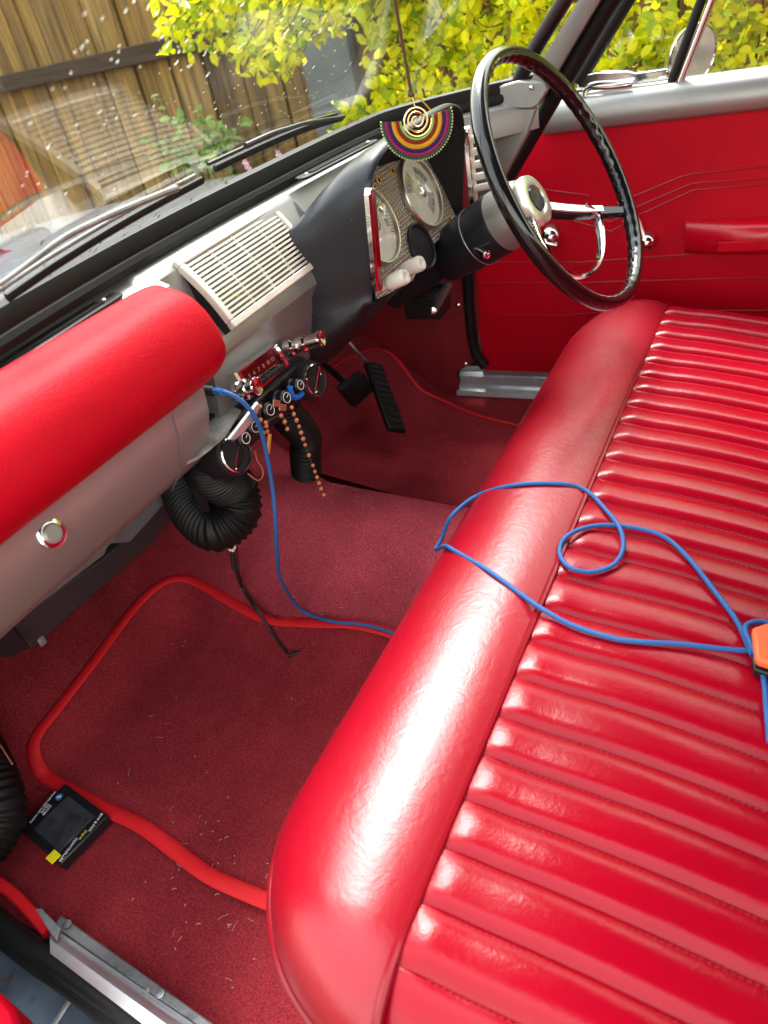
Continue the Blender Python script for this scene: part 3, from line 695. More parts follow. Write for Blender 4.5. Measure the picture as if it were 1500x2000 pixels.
# demister vents
def demister(cpix, zz, wdt, label, nsl):
    P = [at(u, v, 'z', zz) for u, v in cpix]; a, c = P; ex = N(c-a); L = np.linalg.norm(c-a); ey = N(np.cross([0, 0, 1], ex))
    poly = []
    for k in range(9):
        t = -math.pi/2 + math.pi*k/8; poly.append(c - ex*wdt/2 + ex*wdt/2*math.cos(t) + ey*wdt/2*math.sin(t))
    for k in range(9):
        t = math.pi/2 + math.pi*k/8; poly.append(a + ex*wdt/2 + ex*wdt/2*math.cos(t) + ey*wdt/2*math.sin(t))
    v = MB().prism(poly, (0, 0, .004)).build('demister_vent', M_black, dash, bevel=.001)
    m = MB()
    for i in range(nsl):
        off = (i-(nsl-1)/2)*wdt*.62/nsl
        m.box((a+c)/2 + ey*off + np.array([0, 0, .0047]), (L-wdt*2.4, wdt*.62/nsl*.45, .0022), ex, ey)
    m.build('vent_slots', M_matte if False else M_rubber, v, smooth=False)
    for q in (a+ex*wdt*.95, c-ex*wdt*.95):
        MB().lathe([(.0028, .0), (.0028, .0055), (.0015, .0062)], q, (0, 0, 1), 10).build('vent_screw', M_alu, v)
demister([(-60, 762), (232, 577)], .6815, .026, '', 4)
demister([(584, 354), (732, 277)], .697, .024, '', 3)

# instrument hood
def rr(pts, per=5): return spline(pts, per, closed=True)
rimo = [(.936, .522), (.930, .545), (.929, .60), (.931, .675), (.944, .708), (.985, .729), (1.09, .738), (1.215, .739), (1.275, .726), (1.303, .690), (1.310, .62), (1.312, .57), (1.305, .530), (1.20, .512), (1.05, .512)]
midl = [(.905, .478), (.898, .54), (.898, .60), (.900, .645), (.920, .668), (.970, .688), (1.09, .697), (1.225, .701), (1.295, .697), (1.325, .675), (1.335, .62), (1.335, .55), (1.325, .50), (1.20, .478), (1.05, .474)]
root = [(.888, .446), (.884, .53), (.884, .60), (.888, .635), (.905, .650), (.958, .657), (1.09, .659), (1.23, .660), (1.31, .660), (1.345, .655), (1.355, .62), (1.355, .55), (1.345, .480), (1.20, .452), (1.05, .440)]
def yr(z): return .509 + .036*(.716-z)/.19     # rim plane leans a little
RO = rr(rimo); MI = rr(midl); RT = rr(root); cxh, czh = 1.12, .60
def ins(P, d): return [(cxh+(x-cxh)*(1-d/.19), czh+(z-czh)*(1-d/.13)) for x, z in P]
rings = [[(x, .638, z) for x, z in RT], [(x, .606, z) for x, z in MI], [(x*.45+a*.55, .570, z*.45+c*.55) for (x, z), (a, c) in zip(MI, RO)], [(x, yr(z)+.012, z) for x, z in RO],
         [(x, yr(z)+.002, z) for x, z in ins(RO, .002)], [(x, yr(z), z) for x, z in ins(RO, .005)]]
hood = MB().loft(rings, True, False).build('instrument_hood', M_hood, dash, angle=60)
MB().loft([[(x, yr(z)+.0005, z) for x, z in ins(RO, .0048)], [(x, .550, z) for x, z in ins(RO, .012)], [(x, .600, z) for x, z in ins(RO, .036)]], False, True).build('hood_lining', M_matte, dash, angle=60)

# gauge plate (tilted)
GPn = N([0, -math.cos(R_(19)), math.sin(R_(19))]); GP0 = np.array([1.2, .566, .60]); GU = N(np.cross([1, 0, 0], GPn)); GU = GU if GU[2] > 0 else -GU; GXv = np.array([1., 0, 0])
def gpl(u, v, h=0.): return atp(u, v, GP0+GPn*h, GPn)
tr, br = gpl(829, 300), gpl(897, 425); bl, brc = gpl(745, 583), gpl(808, 548)
xR = (tr[0]+br[0])/2
zt = np.dot(tr-GP0, GU); zb = np.dot(br-GP0, GU)
def gq(x, w, h=0.): return np.array([x, GP0[1], GP0[2]]) + GU*w + GPn*h
xl = .955
wbl = np.dot(bl-GP0, GU); wbr = np.dot(brc-GP0, GU)
ztl = np.dot(gpl(723, 329)-GP0, GU)
poly = [gq(xl, ztl), gq(gpl(723, 329)[0], ztl), gq(xR, zt), gq(xR+.002, zb), gq(brc[0]+.045, zb-.01), gq(brc[0], wbr), gq(bl[0]+.01, wbl), gq(bl[0]-.01, wbl+.004), gq(xl, wbl+.02)]
plate = MB().prism(poly, -GPn*.004).build('gauge_plate', M_plate, dash, bevel=.001)
M_bez = mat('bezel_dull', (.50, .48, .42), .28, .9)
def gauge(u, v, r, kind):
    c = gpl(u, v, .001)
    bz = MB().lathe([(r+.003, 0), (r+.003, .005), (r+.001, .008), (r-.0015, .0075), (r-.003, .002)], c, GPn, 48, False).build('gauge_bezel', M_bez, plate)
    MB().lathe([(r-.002, .0005), (r-.002, .0015)], c, GPn, 40).build('dial_face', M_dial, plate)
    tk = MB(); T = lambda a, rr_, h=.0022: c + GXv*rr_*math.sin(a) + GU*rr_*math.cos(a) + GPn*h
    if kind == 'speed':
        for i in range(41):
            a = R_(-120+6*i); L = .009 if i % 5 == 0 else .005
            tk.tube([T(a, r*.90), T(a, r*.90-L)], .0005, 4)
        for i, n in enumerate(('20', '40', '60', '80', '100', '120', '140', '160', '180')):
            a = R_(-120+27*i+0); q = T(a, r*.66, .0018); d = N(T(a, 1)-T(a, 0))
            text_mesh(n, .0135, q, N(np.cross(d, GPn)), d, M_dark, 'dial_number', plate)
        na = R_(75)
    else:
        for s0, s1, r0, r1 in ((-75, -20, .40, .74), (15, 75, .40, .74), (105, 165, .40, .74)):
            ring = [T(R_(s0+(s1-s0)*i/10), r*r0, .0016) for i in range(11)] + [T(R_(s1-(s1-s0)*i/10), r*r1, .0016) for i in range(11)]
            MB().prism(ring, GPn*.0006).build('sub_dial', mat('sub_dial', (.36, .35, .29), .5), plate)
            for i in range(4):
                a = R_(s0+(s1-s0)*(i+.5)/4); tk.tube([T(a, r*.56, .003), T(a, r*.66, .003)], .0005, 4)
        na = R_(55)
    tk.build('dial_ticks', M_dark, plate)
    MB().tube([T(na+math.pi, r*.15, .005), T(na, r*.72, .005)], lambda t: .0014*(1.2-t), 6).build('needle', mat('needle', (.8, .78, .7), .4), plate)
    MB().lathe([(.010, .002), (.010, .007), (.006, .010)], c, GPn, 20).build('needle_hub', M_chrome, plate)
    MB().lathe([(r-.003, .0085), (r*.7, .0105), (r*.3, .0115), (.001, .0118)], c, GPn, 40, False).build('gauge_lens', M_glass, plate)
gauge(729, 441, .058, 'speed'); gauge(820, 377, .058, 'multi')
c = gpl(822, 482, .001); MB().lathe([(.038, 0), (.038, .004), (.036, .006), (.033, .004), (.033, .001)], c, GPn, 36, False).build('switch_bezel', M_hood, plate)
MB().lathe([(.035, .0008), (.034, .0012)], c, GPn, 30).build('switch_hole', M_matte, plate)
for (u, v) in ((739, 352), (766, 334), (878, 430)):
    c = gpl(u, v, .0008); MB().lathe([(.0060, .0), (.0060, .0014), (.0045, .0016), (.0042, .0008)], c, GPn, 18, False).build('lamp_rim', M_gold, plate)
    MB().lathe([(.0046, .0002), (.0046, .0006)], c, GPn, 16).build('warning_lamp', M_matte, plate)
def knob(base, ax, L, r, mt, name, par):
    return MB().lathe([(r*.55, 0), (r*.6, L*.25), (r*.9, L*.3), (r, L*.42), (r*1.05, L*.92), (r*.9, L), (r*.5, L*1.0), (r*.45, L*.96), (.001, L*.95)], base, ax, 18, False).build(name, mt, par, angle=50)
for (u, v) in ((744, 560), (776, 534)):
    knob(gpl(u, v, .001), N(GPn+np.array([0, 0, .0])), .048, .0115, M_white, 'pull_knob', plate)

# chrome edged side strips on the hood rim
def side_strip(pix, x, mt, name):
    P = [at(u, v, 'x', x) for u, v in pix]
    a, c = P[0], P[-1]; e = N(c-a); w = .0095; ey = np.array([1., 0, 0])*(1 if True else -1)
    L = np.linalg.norm(c-a); nn = N(np.cross(ey, e)); nn = nn if nn[1] < 0 else -nn
    def cap_poly(wd, inset, h):
        poly = []
        for k in range(9): t = math.pi*k/8; poly.append(c - e*(wd+inset) + ey*wd*math.cos(t) + e*wd*math.sin(t) + nn*h)
        for k in range(9): t = math.pi + math.pi*k/8; poly.append(a + e*(wd+inset) + ey*wd*math.cos(t) + e*wd*math.sin(t) + nn*h)
        return poly
    s = MB().loft([cap_poly(w, 0, -.004), cap_poly(w, 0, .003), cap_poly(w-.0025, .0, .005)]).build(name, M_chrome, dash, angle=40)
    MB().prism(cap_poly(w-.0035, .002, .0051), nn*.001).build('strip_inlay', mt, s)
    return s, a, c, e, nn
S1 = side_strip([(721, 366), (738, 568)], .934, M_redreflect, 'left_strip')  # red of this inlay is a reflection put in as colour
S2 = side_strip([(912, 246), (926, 402)], 1.312, M_cream, 'switch_strip')
for i, (u, v, L) in enumerate([(917, 273, .026), (921, 298, .012), (922, 323, .032), (924, 347, .030), (926, 369, .030)]):
    q = at(u, v, 'x', 1.312); MB().lathe([(.0060, 0), (.0062, L), (.0045, L+.001), (.004, L*.7)], q, N(S2[4]+np.array([.1, 0, .12])), 14, True).build('switch_lever', M_white, S2[0], angle=50)

# ------------------------------------------------------------------ radio
rad = thing('car_radio', (.72, .628, .47), 'chrome fronted push button car radio with two knobs set in the dash', 'radio')
rn = N([0, -1, .22]); RP0 = np.array([.72, .610, .51])
def rp(u, v, h=0.): return atp(u, v, RP0+rn*h, rn)
q = [rp(463, 728, .012), rp(541, 672, .012), rp(565, 711, .012), rp(492, 777, .012)]
def quad_inset(q, s): c = sum(q)/4; return [c+(p-c)*s for p in q]
back = [p - rn*.026 for p in quad_inset(q, 1.06)]
MB().loft([back, [p-rn*.004 for p in quad_inset(q, 1.04)], q, quad_inset(q, .86), [p-rn*.008 for p in quad_inset(q, .82)]], True, True).build('bezel', M_chrome, rad, angle=20)
c = sum(q)/4; ex = N(q[1]-q[0]); ey = N(q[0]-q[3]); Lx = np.linalg.norm(q[1]-q[0])*.80; Ly = np.linalg.norm(q[0]-q[3])*.80
ey = N(ey-ex*np.dot(ex, ey))
MB().box(c - rn*.006 + ey*Ly*.14, (Lx, Ly*.62, .003), ex, ey).build('tuner_dial', mat('tuner_dial', (.09, .004, .006), .2), rad)
M_rprint = mat('dial_print', (.40, .18, .16), .6)
for i, s in enumerate(('5', '6', '7', '8', '10', '12')):
    text_mesh(s, .0075, c - rn*.0042 + ey*Ly*.10 + ex*Lx*(-.36+.145*i), ex, ey, M_rprint, 'dial_number', rad)
for i in range(5):
    MB().box(c - rn*.0005 - ey*Ly*.36 + ex*Lx*(-.4+.2*i), (Lx*.17, Ly*.2, .010), ex, ey).build('push_button', M_black if i > 0 else M_chrome, rad, bevel=.001)
def rknob(b0, b1, r, lab):
    d = N(b1-b0); L = np.linalg.norm(b1-b0)
    kk = MB().lathe([(r*1.0, 0), (r*1.05, L*.2), (r*.8, L*.25), (r*.8, L*.35), (r*1.0, L*.38), (r*1.0, L*.55), (r*.75, L*.6), (r*.8, L*.9), (r*.95, L), (r*.85, L*1.02), (r*.3, L*.97), (.001, L*.96)], b0, d, 24).build('tuning_knob', M_chrome, rad, angle=25)
    return kk
rknob(rp(560, 682, -.006), rp(560, 682, -.006)+rn*.055+np.array([.012, 0, .0]), .0125, '')
rknob(rp(464, 764, -.004), rp(464, 764, -.004)+rn*.032+np.array([.004, 0, .0]), .0130, '')

# ------------------------------------------------------------------ open ash tray under the dash
ash = thing('ashtray_drawer', (.66, .60, .47), 'pulled out scuffed metal ashtray drawer beside the end of the red pad', 'ashtray')
zt_ = .492
tp = [at(u, v, 'z', zt_) for u, v in [(372, 758), (412, 772), (450, 792), (470, 800), (438, 850), (408, 876), (385, 893), (362, 904), (352, 870), (358, 800)]]
MB().prism(tp, (0, 0, -.003)).build('tray_plate', M_tray, ash)
MB().box(at(395, 815, 'z', zt_+.004), (.05, .03, .004)).build('tray_well', M_matte, ash)
fp = [at(u, v, 'y', .565) for u, v in [(440, 858), (498, 783), (500, 800), (488, 822), (470, 845), (452, 860)]]
MB().prism(fp, (0, -.006, 0)).build('front_lip', M_alu, ash, bevel=.002)
MB().tube(spline([at(u, v, 'y', .62) for u, v in [(372, 775), (384, 775), (386, 795), (374, 802)]], 4), .0035, 8).build('catch', M_chrome, ash)
br_ = MB().prism([at(u, v, 'y', .66) for u, v in [(400, 760), (432, 700), (432, 790), (408, 790)]], (0, .004, 0)); br_.build('bracket', mat('brass_dull', (.25, .23, .15), .5, .8, var=.3, vscale=40), ash)

# ------------------------------------------------------------------ air conditioner pod with round vents
pod = thing('air_conditioner_pod', (.715, .64, .42), 'black under dash air conditioner pod with two chrome ringed round vents and dials', 'air conditioner')
PY = .60
vl = at(457, 887, 'y', PY); vr = at(612, 742, 'y', PY)
zc = (vl[2]+vr[2])/2
MB().box(((vl[0]+vr[0])/2, PY+.065, zc+.002), (.25, .10, .058)).build('pod_case', M_black, pod, bevel=.010, seg=3)
def vent(c, ax, r):
    ax = N(ax)
    hs_ = MB().lathe([(r*.9, -.06), (r*1.25, -.045), (r*1.28, -.004), (r*1.2, .002), (r*1.06, .003)], c, ax, 32, True).build('vent_housing', M_black, pod, angle=50)
    MB().lathe([(r*1.06, .001), (r*1.04, .006), (r*.97, .007), (r*.92, .002), (r*.90, -.004)], c, ax, 36, False).build('vent_ring', M_chrome, hs_)
    MB().lathe([(r*.90, .0035), (r*.90, .004)], c, ax, 30).build('vent_opening', M_matte, hs_)
    e = N(np.cross(ax, [0, .2, 1])); e2 = np.cross(ax, e); d = N(e*.75+e2*.66)
    m = MB()
    m.box(c + ax*.006, (r*1.82, .0016, .003), d, np.cross(ax, d)); m.build('vent_vane', M_chrome, hs_)
    m = MB(); m.tube(spline([c+ax*.006+d*r*.9*math.cos(t)+np.cross(ax, d)*r*.35*math.sin(t) for t in (0, .6, 1.2, 1.9, 2.5, 3.14)], 4), .0009, 5); m.build('vent_vane', M_chrome, hs_)
vent(vl, (-.10, -1, .30), .0235); vent(vr, (-.05, -1, .12), .0230)
for (u, v, rr_) in [(585, 752, .0095), (558, 777, .0105), (526, 801, .0105), (497, 834, .0105), (478, 856, .0105)]:
    c = at(u, v, 'y', PY-.012); ax = N([-.08, -1, .2])
    kk = MB().lathe([(rr_*1.15, -.05), (rr_*1.15, -.012), (rr_*.95, -.010), (rr_*1.0, 0), (rr_*.8, .002), (.001, .002)], c, ax, 22).build('control_dial', M_black, pod, angle=40)
    m = MB(); m.tube([c+ax*.0024+rr_*.66*(math.cos(t)*N(np.cross(ax, [0, 0, 1]))+math.sin(t)*np.cross(ax, N(np.cross(ax, [0, 0, 1])))) for t in np.linspace(0, 6.283, 25)[:-1]], .0005, 5, True)
    m.tube([c+ax*.0024, c+ax*.0024+rr_*.5*N([.7, 0, .5])], .0004, 5); m.build('dial_mark', M_print, kk)
MB().tube(spline([at(u, v, 'y', PY-.01) for u, v in [(566, 755), (570, 772), (580, 776), (590, 768)]], 5), .0042, 8).build('blue_clip', mat('blue_plastic', (.01, .13, .55), .4), pod)

# corrugated hoses
def hose(name, pts, r, label, n=70, pitch=.0065, group='black corrugated air hoses'):
    P = spline(pts, 40); L = [0.]
    for a, c in zip(P[:-1], P[1:]): L.append(L[-1]+np.linalg.norm(c-a))
    K = int(L[-1]/(pitch/6)); Q = []
    for i in range(K+1):
        s = L[-1]*i/K; j = min(len(P)-2, max(0, int(np.searchsorted(L, s))-1)); f = (s-L[j])/max(1e-9, L[j+1]-L[j]); Q.append(P[j]+(P[j+1]-P[j])*f)
    m = MB(); Kf = len(Q)-1
    m.tube(Q, lambda t: r*(1+.055*math.cos(2*math.pi*t*L[-1]/pitch)), 22)
    return tag(m.build(name, M_hosem, angle=180), label, 'hose', group)
M_hosem = mat('hose_black', (.005, .005, .005), .5, spec=.3, rvar=.08, vscale=40)
hose('air_hose', [vl+np.array([.0, .05, -.005]), vl+np.array([.012, .062, -.045]), at(455, 955, 'y', .665), at(462, 1000, 'y', .66), at(425, 1030, 'y', .68), at(385, 1005, 'y', .72), at(360, 955, 'y', .76), at(345, 900, 'y', .80)], .034, 'thick black corrugated hose curling in a loop below the near round vent')
hose('air_hose', [vr+np.array([0, .05, -.01]), vr+np.array([-.005, .065, -.05]), at(594, 850, 'y', .69), at(596, 885, 'y', .705), at(598, 922, 'y', .72)], .026, 'narrower black corrugated hose dropping straight behind the hanging beads')
hose('air_hose', [at(-70, 1420, 'z', .13), at(-40, 1480, 'z', .12), at(-10, 1550, 'z', .10), at(-5, 1600, 'z', .08), at(-40, 1660, 'z', .06)], .036, 'black corrugated hose at the kick panel beside the small black controller', pitch=.009)
# heater box and trays below the glovebox
hb = thing('heater_box', (.5, .80, .30), 'dark grey bolted heater trunking under the glovebox', 'heater')
MB().prism([at(u, v, 'y', .79) for u, v in [(45, 1188), (175, 1075), (330, 930), (345, 960), (255, 1060), (215, 1062), (205, 1085), (60, 1195)]], (0, .02, 0)).build('upper_plate', M_grey, hb, bevel=.003)
MB().prism([at(u, v, 'y', .83) for u, v in [(20, 1215), (205, 1090), (340, 965), (350, 1000), (300, 1060), (90, 1245), (60, 1268)]], (0, .03, 0)).build('lower_plate', mat('undertray_dark', (.03, .024, .026), .5), hb, bevel=.003)
MB().prism([at(u, v, 'y', .81) for u, v in [(-30, 1235), (20, 1215), (62, 1265), (20, 1285), (-30, 1275)]], (0, .05, 0)).build('end_cap', M_black, hb, bevel=.003)
c = at(210, 1048, 'y', .785); MB().box(c, (.028, .004, .024)).build('bolt_plate', M_grey, hb, bevel=.002)
MB().lathe([(.0085, 0), (.0085, .006), (.005, .006), (.004, .009)], c+np.array([0, -.002, 0]), (0, -1, 0), 6).build('bolt', M_grey, hb)
MB().box(at(82, 1252, 'y', .80), (.010, .005, .012)).build('clip', M_grey, hb, bevel=.002)
MB().box((.5, 1.0, .42), (.5, .28, .14)).build('heater_case', M_matte, hb, bevel=.01)
MB().prism([at(u, v, 'y', .66) for u, v in [(375, 925), (400, 1000), (410, 1000), (395, 930)]], (.0, .01, 0)).build('bracket', M_black, hb)
# wires
def wire(name, pix, pl, r, mt, label, cat='wire'):
    P = [at(u, v, *pl) if not callable(pl) else pl(u, v) for u, v in pix]
    return tag(MB().tube(spline(P, 8), r, 7).build(name, mt), label, cat)
M_copper = mat('orange_wire', (.50, .16, .10), .4)
wire('thin_wire', [(497, 880), (503, 900), (512, 915), (513, 930), (503, 938), (484, 925)], ('y', .62), .0011, M_copper, 'thin loose orange wire loop beside the near round vent')
wire('thin_wire', [(-10, 1440), (5, 1462), (15, 1478), (24, 1492)], ('z', .16), .0011, M_copper, 'thin orange wire above the black hose at the kick panel')

# ------------------------------------------------------------------ beads hanging from the controls
def beads(name, pix, y, r, label, extra=None):
    t = thing(name, at(*pix[0], 'y', y), label, 'beads')
    P = [at(u, v, 'y', y) for u, v in pix]; MB().tube(spline(P, 4), .0006, 5).build('cord', M_twig, t)
    for i, q in enumerate(P): MB().sphere(q, r*random.uniform(.9, 1.08), 10, 7).build('bead', M_bead_o, t, angle=180)
    return t
beads('bead_string', [(570, 796), (574, 809), (579, 821), (584, 833), (588, 845), (592, 857), (596, 869), (603, 889), (611, 909), (615, 921), (619, 932), (623, 943), (627, 954), (632, 966)], .578, .0031, 'long string of orange clay beads hanging straight down in front of the black hose')
bs = beads('bead_string', [(508, 794), (509, 820), (520, 832), (522, 843), (514, 846), (519, 826), (549, 812), (556, 824), (561, 838)], .580, .0031, 'short looped string of orange beads with a wooden tag beside the blue cable')
MB().box(at(525, 867, 'y', .578), (.006, .003, .026), N([.55, 0, -.4]), (0, 1, 0)).build('wooden_tag', M_wood, bs, bevel=.001)
kc = MB()
for (u, v) in ((540, 788), (552, 796)): kc.box(at(u, v, 'y', .576), (.016, .002, .009), N([.8, 0, -.5]), (0, 1, 0))
tag(kc.build('key_bunch', mat('key_metal', (.45, .25, .18), .35, .8), bevel=.0008), 'small coppery keys hanging between the two black dials', 'keys')

# ------------------------------------------------------------------ pedals and handbrake
pd = thing('accelerator_pedal', at(780, 845, 'y', .74), 'long black rubber treadle accelerator pedal on a thin rod', 'pedal')
def pedal(tag_parent, a, c, w, th, nrm):
    e = N(c-a); s = N(np.cross(e, nrm)); n2 = np.cross(s, e); L = np.linalg.norm(c-a)
    MB().box((a+c)/2, (L, w, th), e, s).build('tread', M_rubber, tag_parent, bevel=.004)
    m = MB()
    for i in range(10): m.box(a + e*L*(.08+.09*i) - n2*th*.5*0 + n2*(th*.5+.001)*(1 if n2[1] < 0 else -1), (L*.045, w*.72, .004), e, s)
    m.build('tread_ribs', M_matte, tag_parent, bevel=.001)
pa, pc = at(728, 712, 'y', .86), at(775, 842, 'y', .735)
pedal(pd, pa, pc, .048, .014, N([-.15, -.75, .6]))
MB().tube(spline([pa+np.array([0, .01, .0]), at(700, 690, 'y', .92), at(677, 662, 'y', .95)], 5), .004, 8).build('pedal_rod', M_dirtyalu, pd)
pk = thing('brake_pedal', at(690, 775, 'y', .83), 'wide black brake pedal pad left of the accelerator', 'pedal')
bp = [at(u, v, 'y', .83) for u, v in [(667, 762), (712, 728), (732, 762), (696, 797)]]
MB().prism(bp, (0, .016, .006)).build('pad', M_rubber, pk, bevel=.003)
MB().tube(spline([at(690, 765, 'y', .85), at(660, 735, 'y', .90), at(625, 705, 'y', .98), at(600, 680, 'y', 1.05)], 5), .008, 8).build('pedal_arm', M_black, pk)
hbk = thing('handbrake_lever', at(862, 582, 'y', .60), 'grey plastic handbrake pull handle under the dark steering column', 'lever')
a, c = at(846, 607, 'y', .575), at(875, 558, 'y', .62)
MB().tube([a, a+(c-a)*.15, a+(c-a)*.5, c], lambda t: .010 if t > .05 else .008, 10, flat=.7).build('grip', mat('handle_grey', (.06, .06, .065), .35), hbk)
MB().tube([c, c+np.array([.0, .12, .02])], .005, 8).build('rod', M_black, hbk)
MB().lathe([(.007, 0), (.007, .003), (.003, .004)], a, N(a-c), 14).build('end_cap', M_chrome, hbk)
MB().box(at(835, 590, 'y', .66), (.07, .08, .05)).build('bracket', M_black, hbk, bevel=.006)

# ------------------------------------------------------------------ steering column and wheel
WC = np.array([1.2155, .3255, .6115]); wn_ = N([-.06324528, -.88231714, .46638664]); wa = N([.99744078, -.07149744, 0]); wb_ = np.cross(wn_, wa)
wb_ = wb_ if wb_[2] > 0 else -wb_
colm = thing('steering_column', WC - wn_*.2, 'dark blue grey painted steering column shroud with indicator stalk', 'steering column')
MB().lathe([(.030, -.40), (.032, -.26), (.034, -.255)], WC, wn_, 32).build('column_tube', M_hood, colm)
MB().lathe([(.034, -.262), (.043, -.256), (.0495, -.20), (.0525, -.135), (.0515, -.128)], WC, wn_, 40).build('shroud', M_hood, colm, angle=50)
MB().lathe([(.0508, -.1785), (.0516, -.1775), (.0510, -.1765)], WC, wn_, 40, False).build('shroud_seam', M_silver, colm)
sc_ = WC - wn_*.19; vd = N(sc_ - CAM)
sb, st_ = atp(924, 482, sc_ - vd*.044, vd), atp(950, 497, sc_ - vd*.072, vd)
MB().tube([sb, sb*.55+st_*.45, st_], lambda t: .0050+.0022*t, 12).build('stalk', M_chrome, colm)
MB().lathe([(.0072, 0), (.0076, .002), (.005, .004), (.001, .0042)], st_, N(st_-sb), 16).build('stalk_tip', M_chrome, colm)
whl = thing('steering_wheel', WC, 'thin black rimmed steering wheel with chrome half horn ring', 'steering wheel')
RT_ = .2035
def rimr(i): return 0
ring = []; NN = 240
for i in range(NN):
    t = 2*math.pi*i/NN; ct = WC + RT_*(math.cos(t)*wa + math.sin(t)*wb_); e = math.cos(t)*wa + math.sin(t)*wb_
    row = []
    for k in range(12):
        a = 2*math.pi*k/12; ca = math.cos(a); r = .0118
        # finger grips on the inner back edge
        if ca < -.2 and math.sin(a) < .6: r *= 1 + .055*math.cos(t*54)*min(1, (-ca-.2)*1.6)
        row.append(ct + e*ca*r + wn_*math.sin(a)*r*1.12)
    ring.append(row)
MB().grid(ring, close_u=True, close_v=True).build('rim', M_wheel, whl, angle=180)
HD = -.072
hubc = WC + wn_*HD
MB().lathe([(.0515, -.055), (.0510, -.046), (.050, -.020), (.044, -.004), (.040, .0)], hubc, wn_, 40).build('hub', mat('hub_cream', (.27, .265, .245), .35, .5), whl, angle=50)
MB().lathe([(.041, -.001), (.0425, .010), (.040, .017), (.030, .020), (.024, .019), (.022, .016)], hubc, wn_, 40).build('hub_cap', mat('frosted_chrome', (.72, .73, .70), .3, .9, bump=.2, bscale=200), whl, angle=35)
em = MB().lathe([(.0215, .0165), (.019, .019), (.001, .020)], hubc, wn_, 30).build('emblem', mat('emblem', (.03, .03, .05), .15, coat=.5), whl)
for sgn in (1, -1):
    t = R_(-33) if sgn > 0 else R_(213)
    e = math.cos(t)*wa + math.sin(t)*wb_; a = hubc + e*.030 + wn_*.0; c = WC + e*(RT_-.004) - wn_*.003
    pr_ = np.cross(e, wn_); rows = []
    for i in range(9):
        f = i/8; q = a + (c-a)*f + wn_*(-.008*math.sin(math.pi*f)); w = .017 - .006*f; h = .008 - .002*f
        rows.append([q - pr_*w - wn_*h*.4, q - pr_*w*.55 + wn_*h*.8, q + pr_*w*.55 + wn_*h*.8, q + pr_*w - wn_*h*.4, q + pr_*w*.7 - wn_*h, q - pr_*w*.7 - wn_*h])
    MB().loft(rows).build('spoke', M_wheel, whl, angle=50, bevel=.001)
    rows = []
    for i in range(7):
        f = .08 + .62*i/6; q = a + (c-a)*f + wn_*(-.008*math.sin(math.pi*f)+.0085); w = .007 - .002*f
        rows.append([q - pr_*w, q - pr_*w + wn_*.004, q + pr_*w + wn_*.004, q + pr_*w])
    MB().loft(rows).build('spoke_trim', M_chrome, whl, bevel=.0008)
hr = []
for i in range(33):
    t = R_(-36 - 108*i/32); rr_ = .145
    hr.append(WC + wn_*(-.030) + rr_*(math.cos(t)*wa + math.sin(t)*wb_))
e1 = WC + wn_*(-.035) + .118*(math.cos(R_(-30))*wa + math.sin(R_(-30))*wb_); e2 = WC + wn_*(-.035) + .118*(math.cos(R_(210))*wa + math.sin(R_(210))*wb_)
MB().tube([e1] + hr + [e2], .0042, 8, flat=1.9, up=wn_).build('horn_ring', M_chrome, whl)

# ------------------------------------------------------------------ far door
DX = 1.635
door = MB().box((DX+.045, -.05, .33), (.07, 1.45, .60)).build('door', M_silver, car)
dy0, dy1 = -.75, .665
rows = []
for y in np.linspace(dy0, dy1, 40):
    rows.append([(DX + (.0 if z > .06 else .0) - .012*math.exp(-((z-.33)/.2)**2), y, z) for z in np.linspace(.068, .612, 20)])
MB().grid(rows).build('door_panel', M_door, door)
lp = [(DX+.03, .606), (DX-.010, .604), (DX-.019, .612), (DX-.020, .632), (DX-.014, .652), (DX-.002, .664), (DX+.03, .668)]
MB().grid([[(a, y, c) for a, c in lp] for y in np.linspace(dy0, .475, 20)]).build('window_ledge', M_silver, door, angle=60)
def dpt(u, v, lift=.0):
    return march(u, v, lambda q: (DX - .012*math.exp(-((q[2]-.33)/.2)**2) - lift) - q[0], .5, 3.2, 500)
def bead(pix, r=.0016):
    MB().tube([dpt(u, v, .0005) for u, v in pix], r, 6).build('panel_bead', M_bead, door)
bead([(1030, 366), (1140, 380), (1195, 428), (1210, 400), (1222, 393), (1330, 340), (1355, 333), (1520, 320)][:2] + [(1150, 382)])
bead([(1205, 397), (1330, 345), (1350, 340), (1520, 322)])
bead([(1225, 412), (1352, 358), (1520, 346)]); bead([(1230, 428), (1355, 371), (1520, 358)])
bead([(1100, 412), (1193, 433), (1212, 424)]); bead([(1100, 425), (1193, 452), (1215, 440)])
bead([(920, 512), (1130, 512), (1345, 497)]); bead([(930, 553), (1130, 552), (1520, 541)]); bead([(925, 614), (1080, 617), (1180, 610)]); bead([(1190, 608), (1520, 606)])
# armrest
M_arm = leather('armrest_vinyl', (.50, .001, .014), .30, .2, .08, .7)
am = []
for f in np.linspace(0, 1, 14):
    y = .195 - .62*f; s = math.sin(min(1, .12+f*4)*math.pi/2); am.append([(DX-.01 - w*s, y, z) for w, z in ((0, .418), (.030, .416), (.047, .407), (.051, .392), (.048, .368), (.032, .356), (0, .354))])
MB().grid(am).build('armrest', M_arm, door, angle=60)
MB().box((DX-.058, -.12, .378), (.004, .5, .020)).build('armrest_groove', M_door, door, bevel=.002)
